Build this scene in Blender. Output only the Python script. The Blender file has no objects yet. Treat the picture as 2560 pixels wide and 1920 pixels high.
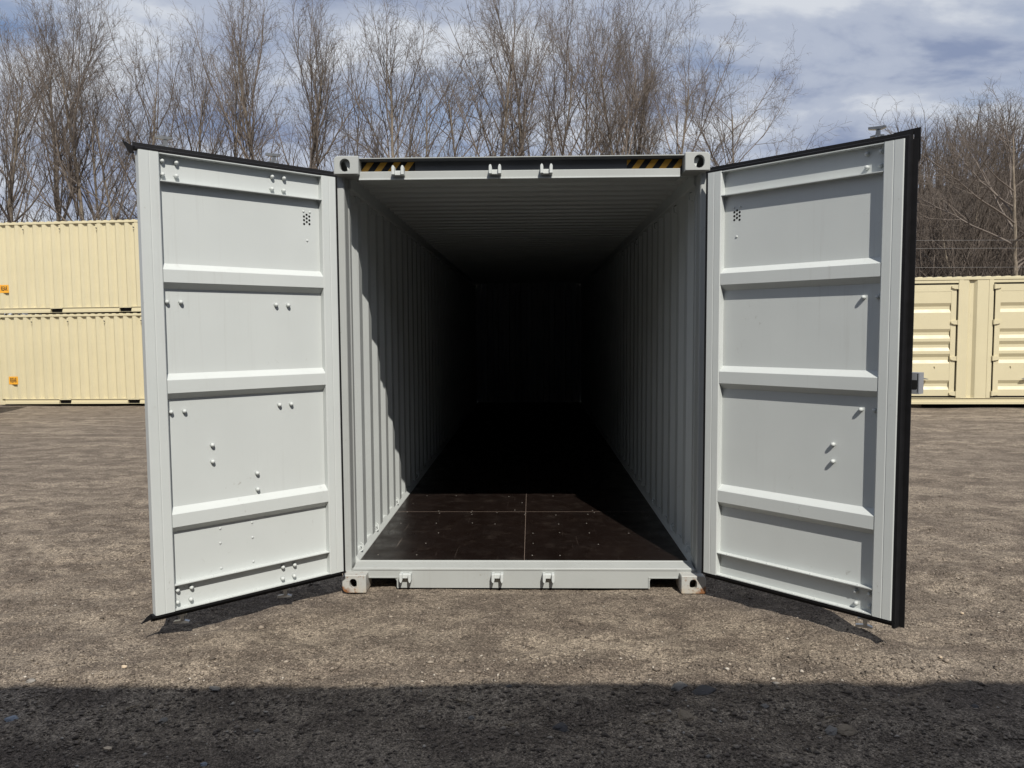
import bpy, bmesh, math, random
import numpy as np
from mathutils import Vector, Matrix, noise as mnoise

scene = bpy.context.scene
R = math.radians

# ------------------------------------------------------------------ camera
CAMPOS = Vector((0.0624, -5.0527, 1.7538))
YAW, PITCH, ROLL = R(1.4511), R(-3.9506), R(-0.331)
FPX = 1919.6
fw = Vector((-math.sin(YAW) * math.cos(PITCH), math.cos(YAW) * math.cos(PITCH), math.sin(PITCH)))
rt0 = Vector((math.cos(YAW), math.sin(YAW), 0))
up0 = rt0.cross(fw)
rt = rt0 * math.cos(ROLL) + up0 * math.sin(ROLL)
up = -rt0 * math.sin(ROLL) + up0 * math.cos(ROLL)
cam_data = bpy.data.cameras.new("camera")
cam_data.sensor_fit = 'HORIZONTAL'
cam_data.sensor_width = 36.0
cam_data.lens = 36.0 * FPX / 2560.0
cam_data.clip_start = 0.05
cam_data.clip_end = 3000
cam = bpy.data.objects.new("camera", cam_data)
scene.collection.objects.link(cam)
M = Matrix((rt, up, -fw)).transposed().to_4x4()
M.translation = CAMPOS
cam.matrix_world = M
scene.camera = cam

# ------------------------------------------------------------------ light
SUN_TRAVEL = Vector((-0.30, 1.0, -1.103)).normalized()
world = bpy.data.worlds.new("World")
scene.world = world
world.use_nodes = True
wn, wl = world.node_tree.nodes, world.node_tree.links
wn.clear()
w_out = wn.new('ShaderNodeOutputWorld')
w_bg = wn.new('ShaderNodeBackground')
w_bg.inputs['Strength'].default_value = 0.1
sky = wn.new('ShaderNodeTexSky')
sky.sky_type = 'NISHITA'
sky.sun_disc = False
sky.sun_elevation = math.asin(-SUN_TRAVEL.z)
sky.sun_rotation = math.atan2(-SUN_TRAVEL.x, -SUN_TRAVEL.y)
sky.air_density = 1.0
sky.dust_density = 0.4
sky.ozone_density = 2.0
tc = wn.new('ShaderNodeTexCoord')
sep = wn.new('ShaderNodeSeparateXYZ')
wl.new(tc.outputs['Generated'], sep.inputs[0])


def wmath(op, a, b=None):
    n = wn.new('ShaderNodeMath')
    n.operation = op
    for i, v in enumerate((a, b)):
        if v is None:
            continue
        if isinstance(v, (int, float)):
            n.inputs[i].default_value = v
        else:
            wl.new(v, n.inputs[i])
    return n.outputs[0]


zc = wmath('ADD', wmath('MAXIMUM', sep.outputs['Z'], 0.0), 0.22)
cmb = wn.new('ShaderNodeCombineXYZ')
wl.new(wmath('DIVIDE', sep.outputs['X'], zc), cmb.inputs[0])
wl.new(wmath('DIVIDE', sep.outputs['Y'], zc), cmb.inputs[1])


def wnoise(scale, detail, rough, dist, off):
    mp = wn.new('ShaderNodeMapping')
    mp.inputs['Location'].default_value = off
    mp.inputs['Scale'].default_value = (1.0, 1.35, 1.0)
    wl.new(cmb.outputs[0], mp.inputs[0])
    n = wn.new('ShaderNodeTexNoise')
    n.inputs['Scale'].default_value = scale
    n.inputs['Detail'].default_value = detail
    n.inputs['Roughness'].default_value = rough
    n.inputs['Distortion'].default_value = dist
    wl.new(mp.outputs[0], n.inputs['Vector'])
    return n.outputs['Fac']


def wramp(fac, stops):
    r = wn.new('ShaderNodeValToRGB')
    r.color_ramp.interpolation = 'EASE'
    el = r.color_ramp.elements
    while len(el) < len(stops):
        el.new(0.5)
    for e, (p, c) in zip(el, stops):
        e.position = p
        e.color = (c[0], c[1], c[2], 1)
    wl.new(fac, r.inputs[0])
    return r.outputs[0]


cover = wramp(wnoise(1.5, 9, 0.56, 0.3, (3.1, 1.7, 0)), [(0.25, (0, 0, 0)), (0.50, (1, 1, 1))])
shade = wramp(wnoise(2.1, 7, 0.55, 0.2, (7.7, 4.2, 2.0)),
              [(0.36, (2.5, 3.05, 4.5)), (0.5, (4.45, 4.95, 6.05)), (0.62, (6.6, 6.95, 7.55))])
skyc = wn.new('ShaderNodeMixRGB')
skyc.blend_type = 'MULTIPLY'
skyc.inputs[0].default_value = 1.0
skyc.inputs[2].default_value = (0.85, 0.85, 0.92, 1)
wl.new(sky.outputs[0], skyc.inputs[1])
wmix = wn.new('ShaderNodeMixRGB')
wl.new(cover, wmix.inputs[0])
wl.new(skyc.outputs[0], wmix.inputs[1])
wl.new(shade, wmix.inputs[2])
wl.new(wmix.outputs[0], w_bg.inputs['Color'])
wl.new(w_bg.outputs[0], w_out.inputs[0])

sun_data = bpy.data.lights.new("sun", 'SUN')
sun_data.energy = 5.0
sun_data.angle = R(0.42)
sun_data.color = (1.0, 0.95, 0.865)
sun = bpy.data.objects.new("sun", sun_data)
scene.collection.objects.link(sun)
sun.rotation_euler = SUN_TRAVEL.to_track_quat('-Z', 'Y').to_euler()
sun.location = (20, -60, 70)

vs = scene.view_settings
vs.view_transform = 'Standard'
vs.look = 'None'
vs.exposure = 0.0
vs.gamma = 1.0
vs.use_curve_mapping = False

# ------------------------------------------------------------------ helpers
COL = scene.collection


def tag(o, label=None, cat=None, group=None, kind=None):
    if label:
        o["label"] = label
    if cat:
        o["category"] = cat
    if group:
        o["group"] = group
    if kind:
        o["kind"] = kind
    return o


def empty(name, loc=(0, 0, 0), rz=0.0, parent=None, ry=0.0):
    o = bpy.data.objects.new(name, None)
    o.empty_display_size = 0.2
    COL.objects.link(o)
    o.location = loc
    o.rotation_euler = (0, ry, rz)
    if parent:
        o.parent = parent
    return o


def link(name, me, mat, parent=None, loc=None):
    o = bpy.data.objects.new(name, me)
    COL.objects.link(o)
    if mat is not None and len(me.materials) == 0:
        me.materials.append(mat)
    if parent:
        o.parent = parent
    if loc is not None:
        o.location = loc
    return o


def finish(bm, name, mat, parent=None, smooth=False, bevel=0.0, loc=None):
    if bevel > 0:
        bmesh.ops.remove_doubles(bm, verts=bm.verts, dist=1e-5)
        es = [e for e in bm.edges if len(e.link_faces) == 2 and e.calc_face_angle(0) > 0.5]
        bmesh.ops.bevel(bm, geom=es, offset=bevel, segments=1, affect='EDGES', clamp_overlap=True)
    bmesh.ops.recalc_face_normals(bm, faces=bm.faces)
    me = bpy.data.meshes.new(name)
    bm.to_mesh(me)
    bm.free()
    if smooth:
        for p in me.polygons:
            p.use_smooth = True
    return link(name, me, mat, parent, loc)


def box(bm, x0, x1, y0, y1, z0, z1):
    v = [bm.verts.new((x, y, z)) for x in (x0, x1) for y in (y0, y1) for z in (z0, z1)]
    for f in ((0, 1, 3, 2), (4, 6, 7, 5), (0, 4, 5, 1), (2, 3, 7, 6), (0, 2, 6, 4), (1, 5, 7, 3)):
        bm.faces.new([v[i] for i in f])


def boxobj(name, mat, parent, x0, x1, y0, y1, z0, z1, bevel=0.0):
    bm = bmesh.new()
    box(bm, x0, x1, y0, y1, z0, z1)
    return finish(bm, name, mat, parent, bevel=bevel)


def prism(bm, poly, a0, a1, axis):
    """extrude a closed 2d polygon along axis; poly in the two other axes in order"""
    def P(q, a):
        if axis == 'x':
            return (a, q[0], q[1])
        if axis == 'y':
            return (q[0], a, q[1])
        return (q[0], q[1], a)
    A = [bm.verts.new(P(q, a0)) for q in poly]
    B = [bm.verts.new(P(q, a1)) for q in poly]
    n = len(poly)
    for i in range(n):
        bm.faces.new((A[i], A[(i + 1) % n], B[(i + 1) % n], B[i]))
    bm.faces.new(A)
    bm.faces.new(B[::-1])


def sheet(bm, line, a0, a1, axis):
    def P(q, a):
        if axis == 'x':
            return (a, q[0], q[1])
        if axis == 'y':
            return (q[0], a, q[1])
        return (q[0], q[1], a)
    A = [bm.verts.new(P(q, a0)) for q in line]
    B = [bm.verts.new(P(q, a1)) for q in line]
    for i in range(len(line) - 1):
        bm.faces.new((A[i], A[i + 1], B[i + 1], B[i]))


def cyl(bm, p, d, r0, r1, h, n=10, dome=False):
    """closed cylinder or cone frustum from p along d"""
    d = Vector(d).normalized()
    a = d.orthogonal().normalized()
    b = d.cross(a)
    p = Vector(p)
    rings = [(0, r0), (h, r1)]
    if dome:
        rings = [(0, r0), (h * 0.6, r1), (h * 0.88, r1 * 0.75), (h, r1 * 0.3)]
    vr = []
    for hh, r in rings:
        vr.append([bm.verts.new(p + d * hh + (a * math.cos(t) + b * math.sin(t)) * r)
                   for t in [2 * math.pi * i / n for i in range(n)]])
    for A, B in zip(vr, vr[1:]):
        for i in range(n):
            bm.faces.new((A[i], A[(i + 1) % n], B[(i + 1) % n], B[i]))
    bm.faces.new(vr[-1])
    bm.faces.new(vr[0][::-1])


def np_mesh(name, verts, quads=None, tris=None):
    me = bpy.data.meshes.new(name)
    verts = np.asarray(verts, np.float32)
    nq = 0 if quads is None else len(quads)
    nt = 0 if tris is None else len(tris)
    me.vertices.add(len(verts))
    me.vertices.foreach_set('co', verts.ravel())
    me.loops.add(nq * 4 + nt * 3)
    li = []
    if nq:
        li.append(np.asarray(quads, np.int32).ravel())
    if nt:
        li.append(np.asarray(tris, np.int32).ravel())
    me.loops.foreach_set('vertex_index', np.concatenate(li))
    me.polygons.add(nq + nt)
    starts = np.concatenate([np.arange(nq) * 4, nq * 4 + np.arange(nt) * 3]).astype(np.int32)
    me.polygons.foreach_set('loop_start', starts)
    me.update(calc_edges=True)
    me.validate()
    return me


# ------------------------------------------------------------------ materials
class NT:
    def __init__(self, name, rough=0.5, spec=0.5, metallic=0.0):
        self.m = bpy.data.materials.new(name)
        self.m.use_nodes = True
        self.t = self.m.node_tree
        self.n, self.l = self.t.nodes, self.t.links
        self.b = self.n['Principled BSDF']
        self.b.inputs['Roughness'].default_value = rough
        self.b.inputs['Metallic'].default_value = metallic
        self.b.inputs['Specular IOR Level'].default_value = spec
        self.tc = self.n.new('ShaderNodeTexCoord')

    def coord(self, scale=(1, 1, 1), kind='Object', loc=(0, 0, 0), rot=(0, 0, 0)):
        mp = self.n.new('ShaderNodeMapping')
        mp.inputs['Scale'].default_value = scale
        mp.inputs['Location'].default_value = loc
        mp.inputs['Rotation'].default_value = rot
        self.l.new(self.tc.outputs[kind], mp.inputs[0])
        return mp.outputs[0]

    def noise(self, scale, detail=4, rough=0.55, co=None, dist=0.0):
        n = self.n.new('ShaderNodeTexNoise')
        n.inputs['Scale'].default_value = scale
        n.inputs['Detail'].default_value = detail
        n.inputs['Roughness'].default_value = rough
        n.inputs['Distortion'].default_value = dist
        self.l.new(co if co is not None else self.coord(), n.inputs['Vector'])
        return n.outputs['Fac']

    def voro(self, scale, co=None, feature='F1', out='Distance'):
        n = self.n.new('ShaderNodeTexVoronoi')
        n.feature = feature
        n.inputs['Scale'].default_value = scale
        self.l.new(co if co is not None else self.coord(), n.inputs['Vector'])
        return n.outputs[out]

    def ramp(self, fac, stops, interp='LINEAR'):
        r = self.n.new('ShaderNodeValToRGB')
        r.color_ramp.interpolation = interp
        el = r.color_ramp.elements
        while len(el) < len(stops):
            el.new(0.5)
        for e, (p, c) in zip(el, stops):
            e.position = p
            if isinstance(c, (int, float)):
                c = (c, c, c)
            e.color = (c[0], c[1], c[2], 1)
        self.l.new(fac, r.inputs[0])
        return r.outputs[0]

    def mix(self, fac, a, b, mode='MIX'):
        n = self.n.new('ShaderNodeMixRGB')
        n.blend_type = mode
        for i, v in ((0, fac), (1, a), (2, b)):
            if isinstance(v, (int, float)):
                n.inputs[i].default_value = v if i == 0 else (v, v, v, 1)
            elif isinstance(v, tuple):
                n.inputs[i].default_value = (v[0], v[1], v[2], 1)
            else:
                self.l.new(v, n.inputs[i])
        return n.outputs[0]

    def math(self, op, a, b=0.0):
        n = self.n.new('ShaderNodeMath')
        n.operation = op
        for i, v in enumerate((a, b)):
            if isinstance(v, (int, float)):
                n.inputs[i].default_value = v
            else:
                self.l.new(v, n.inputs[i])
        return n.outputs[0]

    def color(self, c):
        if isinstance(c, tuple):
            self.b.inputs['Base Color'].default_value = (c[0], c[1], c[2], 1)
        else:
            self.l.new(c, self.b.inputs['Base Color'])
        return self

    def rough(self, c):
        self.l.new(c, self.b.inputs['Roughness'])
        return self

    def bump(self, h, strength=0.3, dist=0.01):
        n = self.n.new('ShaderNodeBump')
        n.inputs['Strength'].default_value = strength
        n.inputs['Distance'].default_value = dist
        self.l.new(h, n.inputs['Height'])
        self.l.new(n.outputs[0], self.b.inputs['Normal'])
        return self


def paint(name, base, rough=0.42, scuff=0.35, dirt=(0.22, 0.2, 0.17), amount=0.5, wav=0.06, streak=True):
    m = NT(name, rough)
    n1 = m.noise(1.3, 6, 0.6)
    c = m.mix(m.ramp(n1, [(0.3, 0.0), (0.75, 1.0)]), tuple(v * 0.955 for v in base), tuple(min(1, v * 1.03) for v in base))
    # vertical rain streaks and rubbed dirt
    n2 = m.noise(1.0, 6, 0.65, m.coord((34, 34, 1.1)))
    n3 = m.noise(0.9, 4, 0.6, m.coord((1, 1, 1), loc=(4, 1, 7)))
    st = m.math('MULTIPLY', m.ramp(n2, [(0.56, 0.0), (0.8, 1.0)]), m.ramp(n3, [(0.45, 0.0), (0.7, 1.0)]))
    c = m.mix(m.math('MULTIPLY', st, 0.22 * amount), c, dirt)
    n4 = m.noise(22, 8, 0.75, m.coord((1, 1, 1), loc=(2, 9, 3)), dist=0.6)
    n5 = m.noise(2.3, 3, 0.5, m.coord((1, 1, 1), loc=(8, 2, 1)))
    sc = m.math('MULTIPLY', m.ramp(n4, [(0.6, 0.0), (0.72, 1.0)]), m.ramp(n5, [(0.52, 0.0), (0.66, 1.0)]))
    c = m.mix(m.math('MULTIPLY', sc, 0.45 * amount), c, dirt)
    m.color(c)
    m.rough(m.ramp(m.noise(5, 5), [(0.3, rough - 0.07), (0.7, rough + 0.1)]))
    h = m.mix(0.025, m.noise(1.7, 2), m.noise(90, 2))
    m.bump(h, wav * 4, 0.012)
    return m.m


MAT_GREY = paint('light_grey_paint', (0.525, 0.553, 0.545), amount=1.6, wav=0.13)
MAT_GREY_WORN = paint('light_grey_worn_paint', (0.375, 0.392, 0.382), rough=0.5, amount=2.2)
MAT_CREAM = paint('cream_paint', (0.575, 0.515, 0.34), rough=0.45, dirt=(0.26, 0.2, 0.13), amount=1.5)
MAT_STEEL_GREY = paint('grey_steel_paint', (0.26, 0.27, 0.29), amount=0.8)
MAT_HEADER_SHADE = paint('header_shade_paint', (0.085, 0.09, 0.10), amount=0.8)  # grey paint with the shade of the header recess put into its colour
MAT_NAVY = paint('dark_blue_paint', (0.035, 0.042, 0.06), amount=0.8)  # dark tone chosen so the added stack bounces little light


def simple(name, c, rough=0.5, metallic=0.0, var=0.15, scale=8, bumpk=0.0, spec=0.5):
    m = NT(name, rough, spec, metallic)
    n = m.noise(scale, 6, 0.6)
    m.color(m.mix(m.ramp(n, [(0.3, 0.0), (0.7, 1.0)]), tuple(v * (1 - var) for v in c), tuple(min(1, v * (1 + var)) for v in c)))
    if bumpk:
        m.bump(m.noise(scale * 6, 4), bumpk, 0.01)
    return m.m


MAT_RUBBER = simple('black_rubber', (0.0065, 0.0065, 0.0075), 0.62, var=0.3, scale=14, spec=0.22)
MAT_BLACK = simple('black_hollow_fill', (0.004, 0.004, 0.004), 0.9, var=0.1)  # near-black in place of the dark inside openings
MAT_ZINC = simple('zinc_steel', (0.42, 0.44, 0.46), 0.28, 0.9, 0.2, 30)
MAT_SCREW = simple('dull_screw', (0.24, 0.22, 0.2), 0.5, 0.3, 0.4, 3)
MAT_WIRE = simple('grey_wire', (0.22, 0.21, 0.2), 0.6, 0.0, 0.1, 3)
MAT_PALE = simple('pale_plywood_edge', (0.19, 0.145, 0.12), 0.7, var=0.2, scale=20)
MAT_ORANGE = simple('orange_sticker', (0.75, 0.36, 0.03), 0.45, var=0.05)
MAT_INK = simple('black_ink', (0.02, 0.015, 0.012), 0.6, var=0.05)
MAT_DARK_SEAL = simple('dark_door_seal', (0.035, 0.032, 0.03), 0.6, var=0.2)


def rusty():
    m = NT('grey_paint_rusting', 0.55)
    base = m.mix(m.noise(4, 5), (0.37, 0.38, 0.365), (0.44, 0.445, 0.425))
    sp = m.n.new('ShaderNodeSeparateXYZ')
    m.l.new(m.coord(), sp.inputs[0])
    low = m.ramp(m.math('MULTIPLY', sp.outputs[2], 8.0), [(0.03, 1.0), (0.5, 0.12)])
    edge = m.ramp(m.math('ABSOLUTE', sp.outputs[0]), [(0.0, 0.0), (1.0, 1.0)])
    edge = m.ramp(m.math('SUBTRACT', m.math('ABSOLUTE', sp.outputs[0]), 1.08), [(0.06, 0.25), (0.14, 1.0)])
    n = m.noise(24, 8, 0.7, dist=0.5)
    k = m.ramp(m.math('MULTIPLY', m.math('MULTIPLY', low, edge), m.math('MULTIPLY', n, 2.0)), [(0.30, 0.0), (0.55, 1.0)])
    rust = m.mix(m.noise(60, 5), (0.12, 0.045, 0.016), (0.30, 0.14, 0.055))
    wash = m.math('MULTIPLY', m.math('MULTIPLY', low, m.ramp(m.noise(16, 6, co=m.coord((1, 1, 0.35), loc=(3, 3, 3))), [(0.36, 0.0), (0.6, 1.0)])), 0.55)
    c = m.mix(wash, base, (0.44, 0.33, 0.20))
    spots = m.ramp(m.noise(34, 6, 0.7, m.coord(loc=(1.7, 0.4, 2.2))), [(0.56, 0.0), (0.62, 0.9)])
    c = m.mix(m.math('MULTIPLY', spots, 0.8), c, rust)
    c = m.mix(k, c, rust)
    m.color(c)
    m.bump(m.noise(70, 5), 0.35, 0.004)
    return m.m


MAT_RUSTY = rusty()


def floor_mat():
    m = NT('dark_film_plywood', 0.34, 0.32)
    n = m.noise(3, 8, 0.6, m.coord((1, 0.25, 1)))
    c = m.mix(n, (0.005, 0.0032, 0.0026), (0.013, 0.008, 0.0065))
    # long scratches and scuffs in several directions
    for i, (rz, sc, th) in enumerate(((0.5, 30, 0.74), (-0.35, 26, 0.75), (1.1, 34, 0.76))):
        f = m.noise(1.0, 3, 0.7, m.coord((sc, 0.7, 1), rot=(0, 0, rz), loc=(i * 3.3, i, 0)))
        g = m.noise(1.6, 3, 0.5, m.coord((1, 1, 1), loc=(i * 5, 2 * i, 1)))
        k = m.math('MULTIPLY', m.ramp(f, [(th - 0.08, 0.0), (th + 0.03, 1.0)]), m.ramp(g, [(0.48, 0.0), (0.62, 1.0)]))
        c = m.mix(m.math('MULTIPLY', k, 0.6), c, (0.17, 0.14, 0.12))
    d = m.ramp(m.noise(7, 8, 0.72), [(0.52, 0.0), (0.75, 1.0)])
    c = m.mix(m.math('MULTIPLY', d, 0.12), c, (0.15, 0.12, 0.10))
    m.color(c)
    m.rough(m.ramp(m.noise(6, 6), [(0.3, 0.25), (0.7, 0.48)]))
    m.bump(m.noise(40, 5, co=m.coord((1, 0.2, 1))), 0.12, 0.004)
    return m.m


MAT_FLOOR = floor_mat()


def ground_mat():
    m = NT('dirt_gravel', 0.93, 0.2)
    big = m.noise(0.7, 6, 0.6, m.coord((0.6, 1.0, 1)), dist=0.4)
    mid = m.noise(3.2, 10, 0.72, m.coord((0.8, 1.15, 1), loc=(5, 3, 0)), dist=0.3)
    sm = m.noise(13, 8, 0.75, m.coord((0.8, 1.1, 1), loc=(1, 7, 0)), dist=0.3)
    g1 = m.noise(48, 4, 0.75)
    g2 = m.noise(120, 2, 0.7)
    g3 = m.voro(105, m.coord((1, 1, 0.4)), out='Color')
    c = m.mix(m.ramp(mid, [(0.42, 0.0), (0.55, 1.0)]), (0.158, 0.128, 0.100), (0.325, 0.27, 0.208))
    c = m.mix(m.math('MULTIPLY', m.ramp(sm, [(0.52, 0.0), (0.60, 1.0)]), 0.7), c, (0.105, 0.083, 0.066))
    c = m.mix(m.math('MULTIPLY', m.ramp(big, [(0.40, 1.0), (0.60, 0.0)]), 0.35), c, (0.165, 0.137, 0.112))
    # faint tyre-track bands across the yard
    tr = m.noise(1.1, 7, 0.68, m.coord((0.14, 1.5, 1), rot=(0, 0, 0.12)))
    c = m.mix(m.math('MULTIPLY', m.ramp(tr, [(0.47, 0.0), (0.55, 1.0)]), 0.42), c, (0.125, 0.10, 0.081))
    c = m.mix(0.85, c, m.ramp(g1, [(0.34, 0.5), (0.5, 1.0), (0.66, 1.5)]), 'MULTIPLY')
    c = m.mix(0.8, c, m.ramp(g2, [(0.36, 0.35), (0.5, 1.0), (0.64, 1.7)]), 'MULTIPLY')
    c = m.mix(0.35, c, m.ramp(g3, [(0.1, 0.35), (0.5, 0.95), (0.95, 2.0)]), 'MULTIPLY')
    m.color(c)
    hh = m.mix(0.4, m.mix(0.5, m.noise(30, 8, 0.72), g2), m.noise(7, 5))
    m.bump(hh, 1.0, 0.04)
    return m.m


MAT_GROUND = ground_mat()


def gravel_mat(name, cols, scale=1.0):
    m = NT(name, 0.85, 0.3)
    g = m.n.new('ShaderNodeNewGeometry')
    c = m.ramp(g.outputs['Random Per Island'], cols)
    c = m.mix(0.5, c, m.ramp(m.noise(30 * scale, 5), [(0.3, 0.6), (0.7, 1.35)]), 'MULTIPLY')
    m.color(c)
    m.bump(m.noise(60 * scale, 4), 0.4, 0.01)
    return m.m


MAT_GRAVEL = gravel_mat('loose_gravel', [(0.0, (0.09, 0.075, 0.062)), (0.45, (0.17, 0.14, 0.112)), (0.88, (0.26, 0.218, 0.175)),
                                        (0.975, (0.32, 0.275, 0.225)), (0.998, (0.5, 0.46, 0.4))])
MAT_STONE = simple('stone', (0.21, 0.195, 0.175), 0.85, var=0.3, scale=14, bumpk=0.6)
MAT_STONE_DARK = simple('dark_stone', (0.085, 0.08, 0.078), 0.85, var=0.3, scale=14, bumpk=0.6)
MAT_STONE_BLUE = simple('bluish_stone', (0.26, 0.29, 0.33), 0.8, var=0.25, scale=14, bumpk=0.5)
MAT_STONE_TAN = simple('tan_stone', (0.26, 0.21, 0.15), 0.85, var=0.3, scale=14, bumpk=0.6)
MAT_CHIP = simple('pale_chip', (0.62, 0.5, 0.36), 0.7, var=0.15, scale=20, bumpk=0.3)
MAT_STICK = simple('dry_twig', (0.24, 0.19, 0.13), 0.85, var=0.3, scale=30, bumpk=0.4)


def bark(name, a, b):
    m = NT(name, 0.9, 0.2)
    n = m.noise(3.0, 6, 0.7, m.coord((5, 5, 0.8)))
    oi = m.n.new('ShaderNodeObjectInfo')
    c = m.mix(m.ramp(n, [(0.35, 0.0), (0.65, 1.0)]), a, b)
    c = m.mix(0.5, c, m.ramp(oi.outputs['Random'], [(0.0, (0.75, 0.72, 0.7)), (1.0, (1.25, 1.2, 1.15))]), 'MULTIPLY')
    m.color(c)
    m.bump(m.noise(14, 5, 0.7, m.coord((6, 6, 1))), 0.8, 0.03)
    return m.m


MAT_BARK = bark('grey_bark', (0.115, 0.096, 0.075), (0.29, 0.25, 0.20))
MAT_TWIG = bark('brown_twigs', (0.125, 0.106, 0.093), (0.23, 0.198, 0.172))
MAT_WOOD = bark('distant_woods_twigs', (0.065, 0.054, 0.046), (0.145, 0.122, 0.104))


def hazard_mat():
    m = NT('yellow_black_stripes', 0.45)
    co = m.coord((1, 1, 1))
    s = m.n.new('ShaderNodeSeparateXYZ')
    m.l.new(co, s.inputs[0])
    v = m.math('FRACT', m.math('MULTIPLY', m.math('SUBTRACT', s.outputs[0], m.math('MULTIPLY', s.outputs[2], 0.75)), 11.2))
    k = m.math('GREATER_THAN', v, 0.5)
    yel = m.mix(m.noise(30, 4), (0.46, 0.24, 0.03), (0.6, 0.33, 0.05))
    m.color(m.mix(k, (0.008, 0.008, 0.008), yel))
    return m.m


MAT_HAZARD = hazard_mat()

# ------------------------------------------------------------------ ground
def smooth01(t):
    t = np.clip(t, 0, 1)
    return t * t * (3 - 2 * t)


def ground_base(x, y):
    u = smooth01((y - 1.0) / 15.0)
    lf = smooth01((7.0 - x) / 16.0)
    return -0.045 * u - 0.27 * u * lf


rngN = np.random.RandomState(11)
_wav = [(rngN.uniform(0, 2 * math.pi), k, rngN.uniform(0, 2 * math.pi))
        for k in np.geomspace(1.2, 60, 70)]


def lumps(x, y):
    z = np.zeros_like(x)
    for th, k, ph in _wav:
        z += np.sin((x * math.cos(th) + y * math.sin(th)) * k + ph) * (0.0026 if k < 8 else 0.0085 / k ** 0.5)
    return z


def ground_z(x, y):
    x = np.asarray(x, float)
    y = np.asarray(y, float)
    near = np.clip(1.2 - np.hypot(x, y) / 40, 0, 1)
    pad = np.clip(np.maximum(np.abs(x) - 1.1, np.maximum(-y - 0.05, y - 12.3)) / 0.5, 0.25, 1)
    return ground_base(x, y) - 0.006 + lumps(x, y) * near * pad


def axis_pts(a, b, step, lo, hi, grow=1.13):
    p = list(np.arange(a, b, step))
    s, v = step, b
    while v < hi:
        p.append(v)
        s *= grow
        v += s
    p.append(hi)
    s, v = step, a
    left = []
    while v > lo:
        s *= grow
        v -= s
        left.append(max(v, lo))
    return np.array(sorted(set(left)) + p)


gx = axis_pts(-3.6, 3.6, 0.03, -900, 900)
gy = axis_pts(-2.9, 1.6, 0.03, -300, 1600)
GX, GY = np.meshgrid(gx, gy)
GZ = ground_z(GX, GY)
nx, ny = len(gx), len(gy)
idx = np.arange(nx * ny).reshape(ny, nx)
quads = np.stack([idx[:-1, :-1], idx[:-1, 1:], idx[1:, 1:], idx[1:, :-1]], -1).reshape(-1, 4)
gme = np_mesh('ground', np.stack([GX, GY, GZ], -1).reshape(-1, 3), quads)
gme.polygons.foreach_set('use_smooth', np.ones(len(quads), bool))
tag(link('ground', gme, MAT_GROUND), kind='structure', label='brown packed dirt and gravel yard')


def scatter_gravel(n, seed):
    r = np.random.RandomState(seed)
    x = r.uniform(-4.6, 4.6, n)
    y = -2.9 + 7.5 * r.beta(0.9, 1.7, n)
    # patches
    dens = 0.5 + 0.5 * np.sin(x * 2.1 + 1.3 * np.sin(y * 1.7)) * np.sin(y * 2.7 + 1.1 * np.sin(x * 1.3 + 2))
    keep = (r.uniform(0, 1, n) < 0.35 + 0.65 * dens) & ~((np.abs(x) < 1.19) & (y > 0.06))
    keep &= np.abs(x) < 1.0 + (y + 5.05) * 0.78
    x, y = x[keep], y[keep]
    n = len(x)
    s = np.exp(r.normal(math.log(0.0038), 0.45, n))
    s = np.clip(s * np.where(y < -1.0, 1.4, 1.0), 0.002, 0.018)
    z = ground_z(x, y) + s * 0.25
    base = np.array([[1, 0, 0], [0.31, 0.95, 0], [-0.81, 0.59, 0], [-0.81, -0.59, 0], [0.31, -0.95, 0],
                     [0.1, 0.05, 0.8], [0, 0, -0.6]])
    tris = np.array([[0, 1, 5], [1, 2, 5], [2, 3, 5], [3, 4, 5], [4, 0, 5], [1, 0, 6], [2, 1, 6], [3, 2, 6], [4, 3, 6], [0, 4, 6]])
    V = base[None] * (1 + r.uniform(-0.3, 0.3, (n, 7, 3)))
    V = V * np.stack([r.uniform(0.8, 1.5, n), r.uniform(0.7, 1.1, n), r.uniform(0.5, 1.0, n)], -1)[:, None, :]
    a = r.uniform(0, 2 * math.pi, n)
    ca, sa = np.cos(a), np.sin(a)
    vx = V[..., 0] * ca[:, None] - V[..., 1] * sa[:, None]
    vy = V[..., 0] * sa[:, None] + V[..., 1] * ca[:, None]
    V = np.stack([vx, vy, V[..., 2]], -1) * s[:, None, None] + np.stack([x, y, z], -1)[:, None, :]
    T = tris[None] + (np.arange(n) * 7)[:, None, None]
    me = np_mesh('gravel', V.reshape(-1, 3), None, T.reshape(-1, 3))
    return tag(link('gravel', me, MAT_GRAVEL), 'small loose stones scattered over the dirt yard', 'gravel', kind='stuff')


scatter_gravel(95000, 5)

# ------------------------------------------------------------------ main container
W, H, LEN = 1.219, 2.896, 12.192
FZ = 0.160     # floor height
main = empty('shipping_container')
tag(main, 'open light grey shipping container seen through its swung-out doors, empty inside', 'container')


def rounded_outline(w, h, rad, n=4):
    """list of points of a rounded rectangle centred at 0; rad = 4 radii (tr, tl, bl, br)"""
    pts = []
    for (cx, cz, a0), r_ in zip(((1, 1, 0), (-1, 1, 90), (-1, -1, 180), (1, -1, 270)), rad):
        for i in range(n + 1):
            a = R(a0 + 90 * i / n)
            pts.append((cx * (w / 2 - r_) + r_ * math.cos(a), cz * (h / 2 - r_) + r_ * math.sin(a)))
    return pts


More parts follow.
